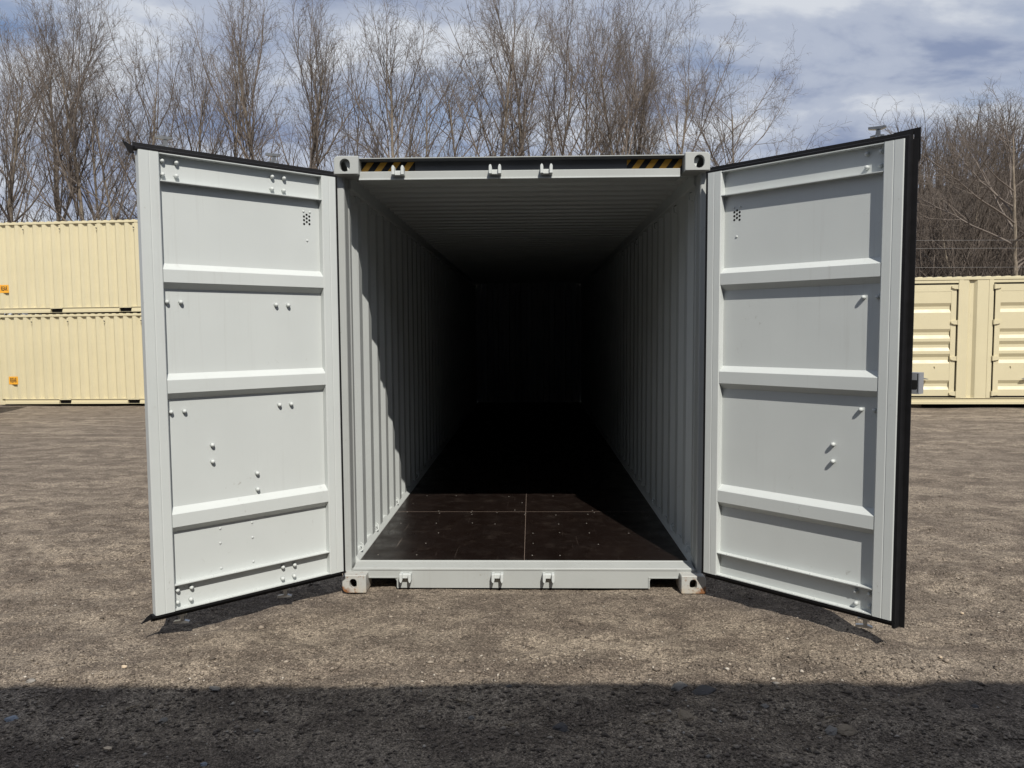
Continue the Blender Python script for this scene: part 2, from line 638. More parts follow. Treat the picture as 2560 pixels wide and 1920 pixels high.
def casting(name, mat, parent, x0, x1, y0, y1, z0, z1, rad, hole=(0.030, 0.040), sgn=1, dz=0.0, dx=0.0):
    """corner casting block with an oval aperture in its front (y0) face"""
    bm = bmesh.new()
    cx, cz = (x0 + x1) / 2, (z0 + z1) / 2
    out = rounded_outline(x1 - x0, z1 - z0, rad)
    inn = rounded_outline(hole[0] * 2, hole[1] * 2, (hole[0] * 0.98,) * 4)
    n = len(out)
    c = 0.004
    F = [bm.verts.new((cx + p[0] * (1 - c / (x1 - x0) * 2), y0, cz + p[1] * (1 - c / (z1 - z0) * 2))) for p in out]
    F2 = [bm.verts.new((cx + p[0], y0 + c, cz + p[1])) for p in out]
    Bk = [bm.verts.new((cx + p[0], y1, cz + p[1])) for p in out]
    I0 = [bm.verts.new((cx + dx + p[0], y0, cz + dz + p[1])) for p in inn]
    I1 = [bm.verts.new((cx + dx + p[0] * 0.97, y0 + (y1 - y0) * 0.2, cz + dz + p[1] * 0.97)) for p in inn]
    I2 = [bm.verts.new((cx + p[0] / (x1 - x0) * (x1 - x0) * 0.8, y0 + (y1 - y0) * 0.22, cz + p[1] * 0.8)) for p in out]
    I3 = [bm.verts.new((cx + p[0] * 0.8, y1 - 0.02, cz + p[1] * 0.8)) for p in out]
    for i in range(n):
        j = (i + 1) % n
        for A, B in ((F, F2), (F2, Bk), (I0, F), (I0, I1), (I1, I2), (I2, I3)):
            bm.faces.new((A[i], A[j], B[j], B[i]))
    bm.faces.new(Bk)
    bm.faces.new(I3)
    return finish(bm, name, mat, parent)


CW, CH, CD = 0.162, 0.118, 0.178
casting('corner_casting', MAT_GREY_WORN, main, -W, -W + CW, 0, CD, H - CH, H, (0.006, 0.03, 0.006, 0.004), (0.034, 0.042), dx=-0.008)
casting('corner_casting', MAT_GREY_WORN, main, W - CW, W, 0, CD, H - CH, H, (0.03, 0.006, 0.004, 0.006), (0.034, 0.042), dx=0.010)
casting('corner_casting', MAT_RUSTY, main, -W, -W + CW, -0.012, CD, -0.004, CH, (0.004, 0.02, 0.035, 0.006), (0.025, 0.034), dx=-0.006, dz=0.004)
casting('corner_casting', MAT_RUSTY, main, W - CW, W, -0.012, CD, -0.004, CH, (0.02, 0.004, 0.006, 0.012), (0.025, 0.034), dx=-0.002, dz=0.004)
for sx in (-1, 1):
    for z0 in (-0.004, H - CH):
        x0 = -W if sx < 0 else W - CW
        boxobj('corner_casting', MAT_GREY, main, x0, x0 + CW, LEN - CD, LEN, z0, z0 + CH, 0.008)

for sx, xc in ((1, -1.150), (-1, 1.150)):
    bm = bmesh.new()
    prism(bm, [(xc + sx * a, b) for a, b in ((-0.008, 2.868), (0.030, 2.872), (0.032, 2.834), (0.006, 2.834))], 0.042, 0.07, 'y')
    prism(bm, [(xc + sx * a, b) for a, b in ((0.010, 2.830), (0.034, 2.832), (0.034, 2.800), (0.016, 2.800))], 0.038, 0.07, 'y')
    finish(bm, 'casting_lit_wedge', MAT_GREY, main)  # wedge added inside the aperture to catch sun as its lit patch

# corner posts
for sx in (-1, 1):
    prof = [(-W, 0.24), (-W, 0.072), (-1.178, 0.072), (-1.171, 0.080), (-1.171, 0.175), (-1.164, 0.182), (-1.164, 0.205), (-1.168, 0.24)]
    bm = bmesh.new()
    prism(bm, [(x * -sx, y) for x, y in prof], CH + 0.001, H - CH - 0.001, 'z')
    finish(bm, 'corner_post', MAT_GREY_WORN, main, bevel=0.003)
    boxobj('corner_post', MAT_GREY, main, *sorted((sx * W, sx * (W - 0.08))), LEN - 0.12, LEN - 0.002, CH + 0.001, H - CH - 0.001)

# header: back plate, top plate, lip
hd = empty('door_header', parent=main)
boxobj('back_plate', MAT_HEADER_SHADE, hd, -W + CW - 0.03, W - CW + 0.03, 0.092, 0.205, 2.8035, 2.874)  # recess shade is painted into this plate
boxobj('top_plate', MAT_GREY_WORN, hd, -W + CW + 0.001, W - CW - 0.001, 0.020, 0.204, 2.8795, 2.885)
boxobj('soffit_shade_plate', MAT_HEADER_SHADE, hd, -W + CW + 0.001, W - CW - 0.001, 0.026, 0.0915, 2.8745, 2.8793)  # dark strip added for the shade under the top plate
bm = bmesh.new()
prism(bm, [(0.052, 2.7465), (0.046, 2.752), (0.046, 2.799), (0.050, 2.803), (0.200, 2.803), (0.200, 2.7465)], -1.066, 1.034, 'x')
finish(bm, 'lip', MAT_GREY_WORN, hd)
# drip bead along the lip
bm = bmesh.new()
prism(bm, [(0.0455, 2.757), (0.040, 2.755), (0.0405, 2.748), (0.0455, 2.747)], -1.064, 1.032, 'x')
finish(bm, 'drip_edge', MAT_GREY, hd)
for xa, xb, nm in ((-1.057, -0.700, 'left'), (0.695, 1.054, 'right')):
    bm = bmesh.new()
    box(bm, xa, xb, 0.0895, 0.0915, 2.8105, 2.8700)
    o = finish(bm, 'hazard_sticker', MAT_HAZARD, hd)
    o['label'] = 'yellow and black striped height warning sticker at the %s end of the header' % nm


def keeper_mesh(sgn):
    bm = bmesh.new()
    box(bm, -0.026, 0.026, -0.034, 0.0, -0.018, 0.012)
    for sx in (-1, 1):
        pr = [(sx * 0.040, -0.018 * sgn), (sx * 0.040, 0.030 * sgn), (sx * 0.034, 0.042 * sgn), (sx * 0.026, 0.042 * sgn), (sx * 0.020, 0.026 * sgn), (sx * 0.020, -0.018 * sgn)]
        prism(bm, pr, -0.058, 0.0, 'y')
    bmesh.ops.recalc_face_normals(bm, faces=bm.faces)
    bmesh.ops.bevel(bm, geom=list(bm.edges), offset=0.0025, segments=1, affect='EDGES', clamp_overlap=True)
    me = bpy.data.meshes.new('cam_keeper')
    bm.to_mesh(me)
    bm.free()
    me.materials.append(MAT_GREY)
    return me


KT, KB = keeper_mesh(1), keeper_mesh(-1)
for x in (-0.80, -0.168, 0.165):
    link('cam_keeper', KT, None, hd, (x, 0.0458, 2.788))

# sill with two notches beside the castings
sill = empty('door_sill', parent=main)
SY = 0.066
bm = bmesh.new()
out = [(-1.166, 0.110), (-1.166, 0.141), (1.166, 0.141), (1.166, 0.110), (1.056, 0.110), (1.056, 0.075), (0.875, 0.075), (0.862, 0.068), (0.858, 0.055),
       (0.858, 0.008), (-0.862, 0.008), (-0.862, 0.055), (-0.868, 0.068), (-0.880, 0.076), (-1.056, 0.076), (-1.056, 0.110)]
prism(bm, out, SY, SY + 0.010, 'y')
finish(bm, 'front_plate', MAT_GREY_WORN, sill)
bm = bmesh.new()
prism(bm, [(SY - 0.004, 0.1315), (SY - 0.004, 0.142), (SY + 0.003, 0.147), (SY + 0.012, 0.145), (0.172, 0.1585), (0.180, 0.164), (0.186, 0.164), (0.186, 0.150), (SY + 0.010, 0.1315)], -1.158, 1.158, 'x')
finish(bm, 'threshold_plate', MAT_GREY_WORN, sill)
boxobj('back_web', MAT_BLACK, sill, -1.15, 1.15, 0.25, 0.26, 0.03, 0.128)
for sx in (-1, 1):
    bm = bmesh.new()
    a, b = sorted((sx * 0.850, sx * 1.053))
    box(bm, a, b, SY - 0.006, SY + 0.15, 0.0775, 0.084)
    c0, c1 = sorted((sx * 0.8575, sx * 0.850))
    box(bm, c0, c1, SY - 0.005, SY + 0.15, 0.006, 0.0774)
    finish(bm, 'notch_trim', MAT_GREY_WORN, sill)
for x in (-0.796, -0.172, 0.173):
    link('cam_keeper', KB, None, sill, (x, SY - 0.001, 0.101))

# side walls
PITCH_W = 0.306


def corr_wall(xi, depth, y0, y1, sx):
    """polyline (x,y) of the inner face of a corrugated side"""
    pts = []
    y = y0
    first = 0.249 - 0.02
    pts.append((sx * xi, y0))
    y = first
    while y < y1 - 0.35:
        pts += [(sx * xi, y), (sx * (xi + depth), y + 0.062), (sx * (xi + depth), y + 0.062 + 0.082), (sx * xi, y + 0.206)]
        y += PITCH_W
    pts.append((sx * xi, y1))
    return pts


for sx in (-1, 1):
    bm = bmesh.new()
    ln = corr_wall(1.165, 0.036, 0.206, LEN - 0.1, sx)
    sheet(bm, ln, 0.185, 2.735, 'z')
    ln2 = [(x + sx * 0.004, y) for x, y in ln]
    sheet(bm, ln2, 0.185, 2.735, 'z')
    finish(bm, 'side_wall', MAT_GREY, main)
    bm = bmesh.new()
    prism(bm, [(sx * W, 2.70), (sx * W, 2.868), (sx * 1.150, 2.868), (sx * 1.150, 2.775), (sx * 1.150, 2.725), (sx * 1.156, 2.715)], 0.18, LEN - 0.18, 'y')
    finish(bm, 'top_rail', MAT_GREY, main)
    bm = bmesh.new()
    prism(bm, [(sx * W, 0.03), (sx * W, 0.20), (sx * 1.175, 0.205), (sx * 1.150, 0.175), (sx * 1.140, 0.163), (sx * 1.140, 0.14), (sx * 1.17, 0.03)], 0.18, LEN - 0.18, 'y')
    finish(bm, 'bottom_rail', MAT_GREY, main)

# lashing bars along the floor and roof edges
for sx in (-1, 1):
    for k, y in enumerate((0.30, 0.86, 1.78, 3.0, 4.2)):
        for z0, z1 in ((0.188, 0.245), (2.63, 2.70)):
            bm = bmesh.new()
            xx = 1.150
            pts = [Vector((sx * (xx + 0.02), y - 0.005, z0)), Vector((sx * (xx - 0.002), y + 0.012, z0 + 0.012)), Vector((sx * (xx - 0.002), y + 0.03, z1 - 0.012)), Vector((sx * (xx + 0.02), y + 0.045, z1))]
            for a, b in zip(pts, pts[1:]):
                cyl(bm, a, b - a, 0.004, 0.004, (b - a).length, 6)
            finish(bm, 'lashing_bar', MAT_GREY, main)

# roof (transverse corrugation) and end wall
bm = bmesh.new()
ln = []
y = 0.16
while y < LEN - 0.3:
    ln += [(y, 2.800), (y + 0.091, 2.800), (y + 0.105, 2.822), (y + 0.196, 2.822)]
    y += 0.209
ln.append((LEN - 0.1, 2.822))
sheet(bm, ln, -1.200, 1.200, 'x')
sheet(bm, [(a, b + 0.003) for a, b in ln], -1.200, 1.200, 'x')
finish(bm, 'roof_panel', MAT_GREY, main)
boxobj('roof_edge_plate', MAT_GREY, main, -1.152, 1.152, 0.21, 0.3, 2.7975, 2.868)
boxobj('roof_light_seal', MAT_GREY, main, -1.2185, 1.2185, 0.18, LEN - 0.02, 2.8685, 2.874)  # outer sheet added to stop light leaking through the roof gaps
boxobj('end_light_seal', MAT_GREY, main, -1.2185, 1.2185, LEN - 0.02, LEN - 0.01, 0.02, 2.8684)  # backing added to stop light leaking past the end wall
bm = bmesh.new()
ln = []
x = -1.16
while x < 1.0:
    ln += [(x, LEN - 0.06), (x + 0.11, LEN - 0.06), (x + 0.13, LEN - 0.1), (x + 0.23, LEN - 0.1), (x + 0.25, LEN - 0.06)]
    x += 0.25
ln.append((1.17, LEN - 0.06))
sheet(bm, ln, 0.1, 2.82, 'z')
finish(bm, 'end_wall', MAT_GREY, main)
boxobj('under_frame', MAT_BLACK, main, -1.13, 1.13, 0.30, LEN - 0.2, 0.10, 0.131)

# floor
flr = empty('floor', parent=main)
boxobj('floor_backing', MAT_PALE, flr, -1.139, 1.139, 0.187, LEN - 0.1, 0.132, FZ - 0.0008)
rows = [(0.1875, 1.636), (1.6455, 4.08), (4.0845, 6.52), (6.5245, 8.96), (8.9645, 11.4), (11.4045, LEN - 0.1)]
for ya, yb in rows:
    for xa, xb in ((-1.138, 0.0065), (0.0098, 1.138)):
        boxobj('floor_panel', MAT_FLOOR, flr, xa, xb, ya, yb, FZ - 0.0007, FZ, 0.0)
rs = random.Random(4)
bm = bmesh.new()
for y in (0.33, 0.62, 0.92, 1.22, 1.52, 1.605, 1.68, 1.98, 2.28, 2.6):
    for x in (-1.0, -0.72, -0.44, -0.2, -0.045, 0.06, 0.3, 0.56, 0.82, 1.05):
        if rs.random() < 0.5:
            cyl(bm, (x + rs.uniform(-0.05, 0.05), y + rs.uniform(-0.025, 0.025), FZ), (0, 0, 1), 0.0055, 0.005, 0.0012, 8)
tag(finish(bm, 'screw_heads', MAT_SCREW, flr), kind='stuff')

# ------------------------------------------------------------------ doors
Z0, Z1, DW = 0.1695, 2.743, 1.1867  # door sizes and heights scaled about the camera as hinges moved nearer, baked in
STI, STO = 0.1016, 1.0787          # inner edges of hinge and outer stiles
DP = 0.045


def bolt_mesh(r, h, nm):
    bm = bmesh.new()
    cyl(bm, (0, 0, 0), (0, -1, 0), r, r * 0.95, h, 10, dome=True)
    bmesh.ops.recalc_face_normals(bm, faces=bm.faces)
    me = bpy.data.meshes.new(nm)
    bm.to_mesh(me)
    bm.free()
    me.materials.append(MAT_GREY)
    for p in me.polygons:
        p.use_smooth = True
    return me


BOLT, RIVET = bolt_mesh(0.0125, 0.025, 'bolt'), bolt_mesh(0.0075, 0.005, 'rivet')
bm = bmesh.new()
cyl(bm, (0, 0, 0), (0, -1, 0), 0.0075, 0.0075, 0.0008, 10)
HOLE_DISC = bpy.data.meshes.new('vent_hole_disc')
bm.to_mesh(HOLE_DISC)
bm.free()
HOLE_DISC.materials.append(MAT_BLACK)  # black discs stand in for the dark of the vent holes


def cam_mesh():
    """anvil-shaped locking cam, standing up along +z from 0"""
    bm = bmesh.new()
    cyl(bm, (0, 0, -0.08), (0, 0, 1), 0.017, 0.017, 0.09, 12)
    prism(bm, [(-0.040, 0.006), (0.030, 0.004), (0.030, 0.014), (-0.010, 0.018), (-0.040, 0.012)], -0.012, 0.012, 'y')
    prism(bm, [(-0.014, 0.014), (0.012, 0.014), (0.010, 0.052), (-0.008, 0.052)], -0.010, 0.010, 'y')
    prism(bm, [(-0.050, 0.050), (-0.010, 0.044), (0.014, 0.044), (0.038, 0.052), (0.038, 0.060), (-0.050, 0.062)], -0.013, 0.013, 'y')
    bmesh.ops.recalc_face_normals(bm, faces=bm.faces)
    me = bpy.data.meshes.new('locking_cam')
    bm.to_mesh(me)
    bm.free()
    me.materials.append(MAT_ZINC)
    return me


CAM = cam_mesh()


def make_door(side, sg, hx, hy, ang):
    e = Vector((sg * math.cos(ang), -math.sin(ang), 0))
    d = empty('door', (hx, hy, 0), math.atan2(e.y, e.x), main)
    d['label'] = '%s door of the grey container, swung open, inner face showing' % side
    Y = lambda v: sg * v        # depth away from the camera -> local y

    def B(name, mat, s0, s1, y0, y1, z0, z1, bev=0.0):
        a, b = sorted((Y(y0), Y(y1)))
        return boxobj(name, mat, d, s0, s1, a, b, z0, z1, bev)

    # stiles: rolled hollow sections with a shallow centre crease
    for s0, s1 in ((0.0, STI), (STO, DW)):
        m_ = (s0 + s1) / 2
        prof = [(s0 + 0.006, 0), (m_ - 0.004, 0.0), (m_, 0.0018), (m_ + 0.004, 0.0), (s1 - 0.006, 0), (s1, 0.006), (s1, 0.056), (s0, 0.056), (s0, 0.006)]
        bm = bmesh.new()
        prism(bm, [(a, Y(b)) for a, b in prof], Z0, Z1, 'z')
        finish(bm, 'stile', MAT_GREY, d)
    # sheet panel
    B('panel', MAT_GREY, STI + 0.0005, STO - 0.0005, DP, DP + 0.004, 0.3184, 2.5901)
    # top and bottom channels: web plus two flanges
    for nm, za, zb in (('top_channel', 2.5886, 2.7415), ('bottom_channel', 0.171, 0.3199)):
        bm = bmesh.new()
        a, b = STI + 0.0003, STO - 0.0003
        for q in ((DP - 0.002, DP + 0.008, za, zb), (0.002, DP - 0.002, za, za + 0.005), (0.002, DP - 0.002, zb - 0.005, zb)):
            y0, y1 = sorted((Y(q[0]), Y(q[1])))
            box(bm, a, b, y0, y1, q[2], q[3])
        finish(bm, nm, MAT_GREY, d)
    # three pressed ribs
    for za, zb in ((2.036, 2.106), (1.4158, 1.4888), (0.6526, 0.7256)):
        bm = bmesh.new()
        prof = [(DP - 0.0005, za - 0.036), (0.0055, za - 0.003), (0.003, za), (0.003, zb), (0.0055, zb + 0.003), (DP - 0.0005, zb + 0.036)]
        prism(bm, [(Y(a), b) for a, b in prof], STI + 0.0004, STO - 0.0004, 'x')
        finish(bm, 'rib', MAT_GREY, d)
    # rubber gasket round the door edge
    top = [(0.004, Z1 + 0.001), (0.004, Z1 + 0.014), (0.022, Z1 + 0.020), (0.050, Z1 + 0.022), (0.053, Z1 + 0.046), (0.059, Z1 + 0.046), (0.060, Z1 + 0.001)]
    g1 = DW + (0.018 if sg > 0 else 0.012)
    bm = bmesh.new()
    prism(bm, [(Y(a), b) for a, b in top], -0.014, g1, 'x')
    finish(bm, 'gasket', MAT_RUBBER, d)
    bm = bmesh.new()
    prism(bm, [(Y(a), Z0 - (b - Z1)) for a, b in top], -0.014, g1, 'x')
    finish(bm, 'gasket', MAT_RUBBER, d)
    bm = bmesh.new()
    prism(bm, [(-0.001, Y(0.004)), (-0.012, Y(0.004)), (-0.016, Y(0.03)), (-0.016, Y(0.06)), (-0.001, Y(0.06))], Z0 - 0.002, Z1 + 0.0005, 'z')
    finish(bm, 'gasket', MAT_RUBBER, d)
    if sg > 0:
        bm = bmesh.new()
        prism(bm, [(DW + 0.001, Y(0.003)), (DW + 0.016, Y(0.003)), (DW + 0.020, Y(0.026)), (DW + 0.022, Y(0.050)), (DW + 0.048, Y(0.053)), (DW + 0.048, Y(0.06)), (DW + 0.001, Y(0.06))], Z0 - 0.04, Z1 + 0.0005, 'z')
        finish(bm, 'gasket', MAT_RUBBER, d)
        bm = bmesh.new()
        prism(bm, [(DW - 0.11, Z1 + 0.026), (DW - 0.08, Z1 + 0.052), (DW + 0.052, Z1 + 0.058), (DW + 0.056, Z1 - 0.10), (DW + 0.044, Z1 - 0.128), (DW + 0.024, Z1 - 0.128), (DW + 0.022, Z1 + 0.026)], *sorted((Y(0.0605), Y(0.068))), 'y')
        finish(bm, 'gasket_corner', MAT_RUBBER, d)
    else:
        bm = bmesh.new()
        prism(bm, [(DW + 0.012, Z1 + 0.002), (DW + 0.012, Z1 + 0.024), (DW + 0.062, Z1 + 0.048), (DW + 0.058, Z1 + 0.034), (DW + 0.025, Z1 - 0.016), (DW + 0.001, Z1 - 0.014)], *sorted((Y(0.052), Y(0.06))), 'y')
        finish(bm, 'gasket_corner', MAT_RUBBER, d)
        bm = bmesh.new()
        prism(bm, [(DW + 0.012, Z0 - 0.001), (DW + 0.030, Z0 - 0.012), (DW + 0.066, Z0 - 0.046), (DW + 0.012, Z0 - 0.034)], *sorted((Y(0.052), Y(0.06))), 'y')
        finish(bm, 'gasket_corner', MAT_RUBBER, d)
    # bolts, rivets, black discs for vent holes
    def put(me, nm, s, z, depth):
        o = link(nm, me, None, d, (s, Y(depth), z))
        if sg < 0:
            o.rotation_euler = (0, 0, math.pi)
        return o
    big = [(1.055, 1.9275), (0.9791, 1.9275), (1.055, 1.3073), (0.9801, 1.3064), (0.8282, 1.0954), (0.8292, 0.9977)]
    chan = [(1.055, 2.7035), (0.9791, 2.7035), (1.055, 2.6296), (0.9811, 2.6296), (1.055, 0.278), (0.9771, 0.277), (1.057, 0.208), (0.9821, 0.208)]
    small = [(0.209, 2.5122), (0.1656, 2.5112), (0.1873, 2.3318)]
    if sg < 0:
        big += [(0.4102, 1.9226), (0.3303, 1.9216), (0.4052, 1.3034), (0.3274, 1.3034), (0.561, 0.8942), (0.56, 0.7946)]
        chan += [(0.4151, 2.6986), (0.3392, 2.6986), (0.4181, 2.6246), (0.3421, 2.6237), (0.4131, 0.277), (0.3343, 0.275), (0.4161, 0.204), (0.3382, 0.204)]
        small += [(0.7957, 0.5905), (0.5995, 0.5925), (0.7977, 0.5028), (0.5995, 0.4998), (0.7967, 0.3499), (0.5985, 0.3489)]
    for s, z in big:
        put(BOLT, 'bolt', s, z, DP)
    for s, z in chan:
        put(BOLT, 'bolt', s, z, DP - 0.002)
    for s, z in small:
        put(RIVET, 'rivet', s, z, DP)
    for q in range(7):
        for zz in (0.3185, 0.1745):
            put(RIVET, 'weld_spot', STI + 0.07 + q * 0.138 + (0.03 if zz < 0.25 else 0), zz, 0.012)
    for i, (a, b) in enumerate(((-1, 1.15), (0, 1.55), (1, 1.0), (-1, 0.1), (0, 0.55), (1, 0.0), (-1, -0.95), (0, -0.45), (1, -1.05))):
        put(HOLE_DISC, 'vent_hole_disc', 0.1873 + a * 0.0182, 2.458 + b * 0.0227, DP)
    # locking bars with cams on the outer face
    for s in ((1.0156, 0.3757) if sg < 0 else (1.0156,)):
        bm = bmesh.new()
        cyl(bm, (s, Y(0.085), Z0 - 0.01), (0, 0, 1), 0.017, 0.017, Z1 - Z0 + 0.02, 10)
        for zz in (0.22, 1.3, 1.93, 2.68):
            box(bm, s - 0.045, s + 0.045, *sorted((Y(0.057), Y(0.069))), zz - 0.03, zz + 0.03)
        bar = finish(bm, 'locking_bar', MAT_ZINC, d)
        o = link('locking_cam', CAM, None, d, (s, Y(0.085), Z1 + 0.046))
        o.rotation_euler = (0, 0, 0.25 if sg > 0 else 2.8)
        o = link('locking_cam', CAM, None, d, (s, Y(0.085), Z0 - 0.046))
        o.rotation_euler = (math.pi, 0, 0.3 if sg > 0 else 2.5)
    # hinge blades to the post
    for zz in (0.30, 0.95, 1.6, 2.2, 2.62):
        bm = bmesh.new()
        box(bm, -0.030, 0.05, *sorted((Y(0.0565), Y(0.066))), zz - 0.045, zz + 0.045)
        box(bm, -0.045, -0.018, *sorted((Y(0.058), Y(0.10))), zz - 0.03, zz + 0.03)
        cyl(bm, (-0.022, Y(0.064), zz - 0.05), (0, 0, 1), 0.012, 0.012, 0.10, 8)
        finish(bm, 'hinge', MAT_GREY_WORN, d)
    # cam lock box on the right door, reaching past its edge
    if sg > 0:
        lb = empty('lock_box', parent=d)
        a, b = sorted((Y(0.085), Y(0.15)))
        bm = bmesh.new()
        s0, s1 = 1.05, 1.262
        zc_ = 1.462
        box(bm, s0, s1, b - 0.006, b, zc_ - 0.057, zc_ + 0.057)
        box(bm, s0, s1, a, b - 0.006, zc_ + 0.051, zc_ + 0.057)
        box(bm, s0, s1, a, b - 0.006, zc_ - 0.057, zc_ - 0.051)
        box(bm, s1 - 0.006, s1, a, b - 0.006, zc_ - 0.051, zc_ + 0.051)
        finish(bm, 'lock_box_shell', MAT_STEEL_GREY, d)
        boxobj('lock_box_window', MAT_BLACK, d, s1 - 0.075, s1 - 0.012, a - 0.002, a + 0.01, zc_ - 0.030, zc_ + 0.018)
        bm = bmesh.new()
        box(bm, s0, s1 - 0.012, a, a + 0.005, zc_ + 0.018, zc_ + 0.051)
        box(bm, s0, s1 - 0.012, a, a + 0.005, zc_ - 0.051, zc_ - 0.030)
        finish(bm, 'lock_box_face', MAT_STEEL_GREY, d)
        bpy.data.objects.remove(lb)
    return d


make_door('left', -1, -1.1856, -0.080, R(43.35))
make_door('right', 1, 1.1821, -0.080, R(45.64))

# ------------------------------------------------------------------ cream containers
def text_mesh(body, size):
    cu = bpy.data.curves.new('lettering', 'FONT')
    cu.body = body
    cu.size = size
    cu.align_x = 'CENTER'
    cu.align_y = 'CENTER'
    cu.offset = size * 0.022
    cu.extrude = 0.0008
    o = bpy.data.objects.new('lettering', cu)
    COL.objects.link(o)
    dg = bpy.context.evaluated_depsgraph_get()
    dg.update()
    me = bpy.data.meshes.new_from_object(o.evaluated_get(dg))
    bpy.data.objects.remove(o)
    me.name = 'lettering'
    me.materials.clear()
    me.materials.append(MAT_INK)
    return me


REAR = text_mesh('REAR', 0.22)


def corr_line(x0, x1, pitch, yo, yi, phase=0.0):
    pts = [(x0, yo)]
    x = x0 + phase
    f = pitch * 0.27
    s = pitch * 0.20
    while x + pitch < x1:
        pts += [(x, yo), (x + s, yi), (x + s + f, yi), (x + 2 * s + f, yo)]
        x += pitch
    pts.append((x1, yo))
    return pts


def cream_container(label, loc, rz, ry, L=6.058, mt=None, hh=2.591, pitch=0.272, sticker=None, detail=True, phase=0.06, pockets=True, group=None, facade=None):
    c = empty('shipping_container', loc, rz, None, ry)
    tag(c, label, 'container', group)
    D = 2.438
    mt = mt or MAT_CREAM
    # castings
    for x in (0, L - CD):
        for y in (0, D - CW):
            for z in (0, hh - CH):
                boxobj('corner_casting', mt, c, x, x + CD, y, y + CW, z, z + CH, 0.01)
    for x in (0.004, L - 0.104):
        for y in (0.006, D - 0.106):
            boxobj('corner_post', mt, c, x, x + 0.1, y, y + 0.1, CH, hh - CH)
    # rails
    boxobj('top_rail', mt, c, CD, L - CD, 0.004, 0.064, hh - 0.085, hh - 0.024, 0.004)
    boxobj('top_rail', mt, c, CD, L - CD, D - 0.064, D - 0.004, hh - 0.085, hh - 0.024)
    # roof with scalloped edge
    bm = bmesh.new()
    ln = []
    x = 0.1
    while x < L - 0.35:
        ln += [(x, hh - 0.026), (x + 0.06, hh - 0.026), (x + 0.085, hh - 0.008), (x + 0.165, hh - 0.008), (x + 0.19, hh - 0.026)]
        x += 0.209
    ln.append((L - 0.1, hh - 0.026))
    A = [bm.verts.new((q[0], 0.02, q[1])) for q in ln]
    B_ = [bm.verts.new((q[0], D - 0.02, q[1])) for q in ln]
    C_ = [bm.verts.new((q[0], 0.02, hh - 0.034)) for q in ln]
    for i in range(len(ln) - 1):
        bm.faces.new((A[i], A[i + 1], B_[i + 1], B_[i]))
        bm.faces.new((C_[i], C_[i + 1], A[i + 1], A[i]))
    finish(bm, 'roof_panel', mt, c)
    # bottom rail: channel, with fork pockets
    gaps = []
    if pockets:
        for xc in (L / 2 - 1.025, L / 2 + 1.025):
            gaps.append((xc - 0.18, xc + 0.18))
    segs = []
    a = CD + 0.0015
    for g0, g1 in gaps:
        segs.append((a, g0))
        a = g1
    segs.append((a, L - CD - 0.0015))
    bm = bmesh.new()
    for a, b in segs:
        prism(bm, [(0.010, 0.022), (0.010, 0.080), (0.030, 0.086), (0.030, 0.150), (0.008, 0.156), (0.008, 0.166), (0.09, 0.166), (0.09, 0.022)], a, b, 'x')
    finish(bm, 'bottom_rail', mt, c)
    boxobj('bottom_rail', mt, c, CD, L - CD, D - 0.07, D - 0.01, 0.03, 0.16)
    for g0, g1 in gaps:
        bm = bmesh.new()
        box(bm, g0 + 0.002, g1 - 0.002, 0.012, 0.05, 0.136, 0.164)
        box(bm, g0 + 0.002, g1 - 0.002, 0.012, 0.05, 0.024, 0.030)
        finish(bm, 'fork_pocket', mt, c)
        boxobj('fork_pocket_dark_fill', MAT_BLACK, c, g0 - 0.02, g1 + 0.02, 0.092, 0.3, 0.02, 0.16)  # black block stands in for the dark inside the pocket
    boxobj('under_frame', MAT_BLACK, c, 0.1, L - 0.1, 0.12, D - 0.12, 0.13, 0.16)
    # near side wall
    fac = facade or []
    spans = []
    a = 0.104
    for f0, f1 in fac:
        spans.append((a, f0))
        a = f1
    spans.append((a, L - 0.104))
    for a, b in spans:
        if b - a < 0.05:
            continue
        bm = bmesh.new()
        ln = corr_line(a, b, pitch, 0.016, 0.072, phase if a < 0.2 else 0.11)
        sheet(bm, ln, 0.1655, hh - 0.084, 'z')
        finish(bm, 'side_wall', mt, c)
    # far side and ends
    for nm, q in (('side_wall', (0.1, L - 0.1, D - 0.05, D - 0.04, 0.1, hh - 0.05)), ('end_wall', (0.03, 0.04, 0.1, D - 0.1, 0.05, hh - 0.03)), ('end_wall', (L - 0.04, L - 0.03, 0.1, D - 0.1, 0.05, hh - 0.03))):
        boxobj(nm, mt, c, *q)
    if detail:
        # small tie plates below the top rail
        k = 0
        x = 0.104 + phase + pitch * 3.62
        while x < L - 0.3:
            boxobj('vent_plate', mt, c, x - 0.028, x + 0.028, 0.005, 0.0145, hh - 0.275, hh - 0.118, 0.002)
            bm = bmesh.new()
            prism(bm, [(x - 0.024, hh - 0.222), (x - 0.024, hh - 0.208), (x + 0.018, hh - 0.214), (x + 0.022, hh - 0.246), (x, hh - 0.246)], 0.0008, 0.004, 'y')
            finish(bm, 'vent_slot', MAT_DARK_SEAL, c)
            x += pitch * 4
    if sticker:
        sx, sz = sticker
        s = boxobj('rear_sticker', MAT_ORANGE, c, sx - 0.138, sx + 0.138, 0.0105, 0.0148, sz - 0.112, sz + 0.112)
        s['label'] = 'orange sticker reading REAR in black letters'
        o = link('lettering', REAR, None, s)
        o.location = (sx, 0.0096, sz)
        o.rotation_euler = (math.pi / 2, 0, 0)
        o.scale = (0.385, 0.80, 1)
    return c


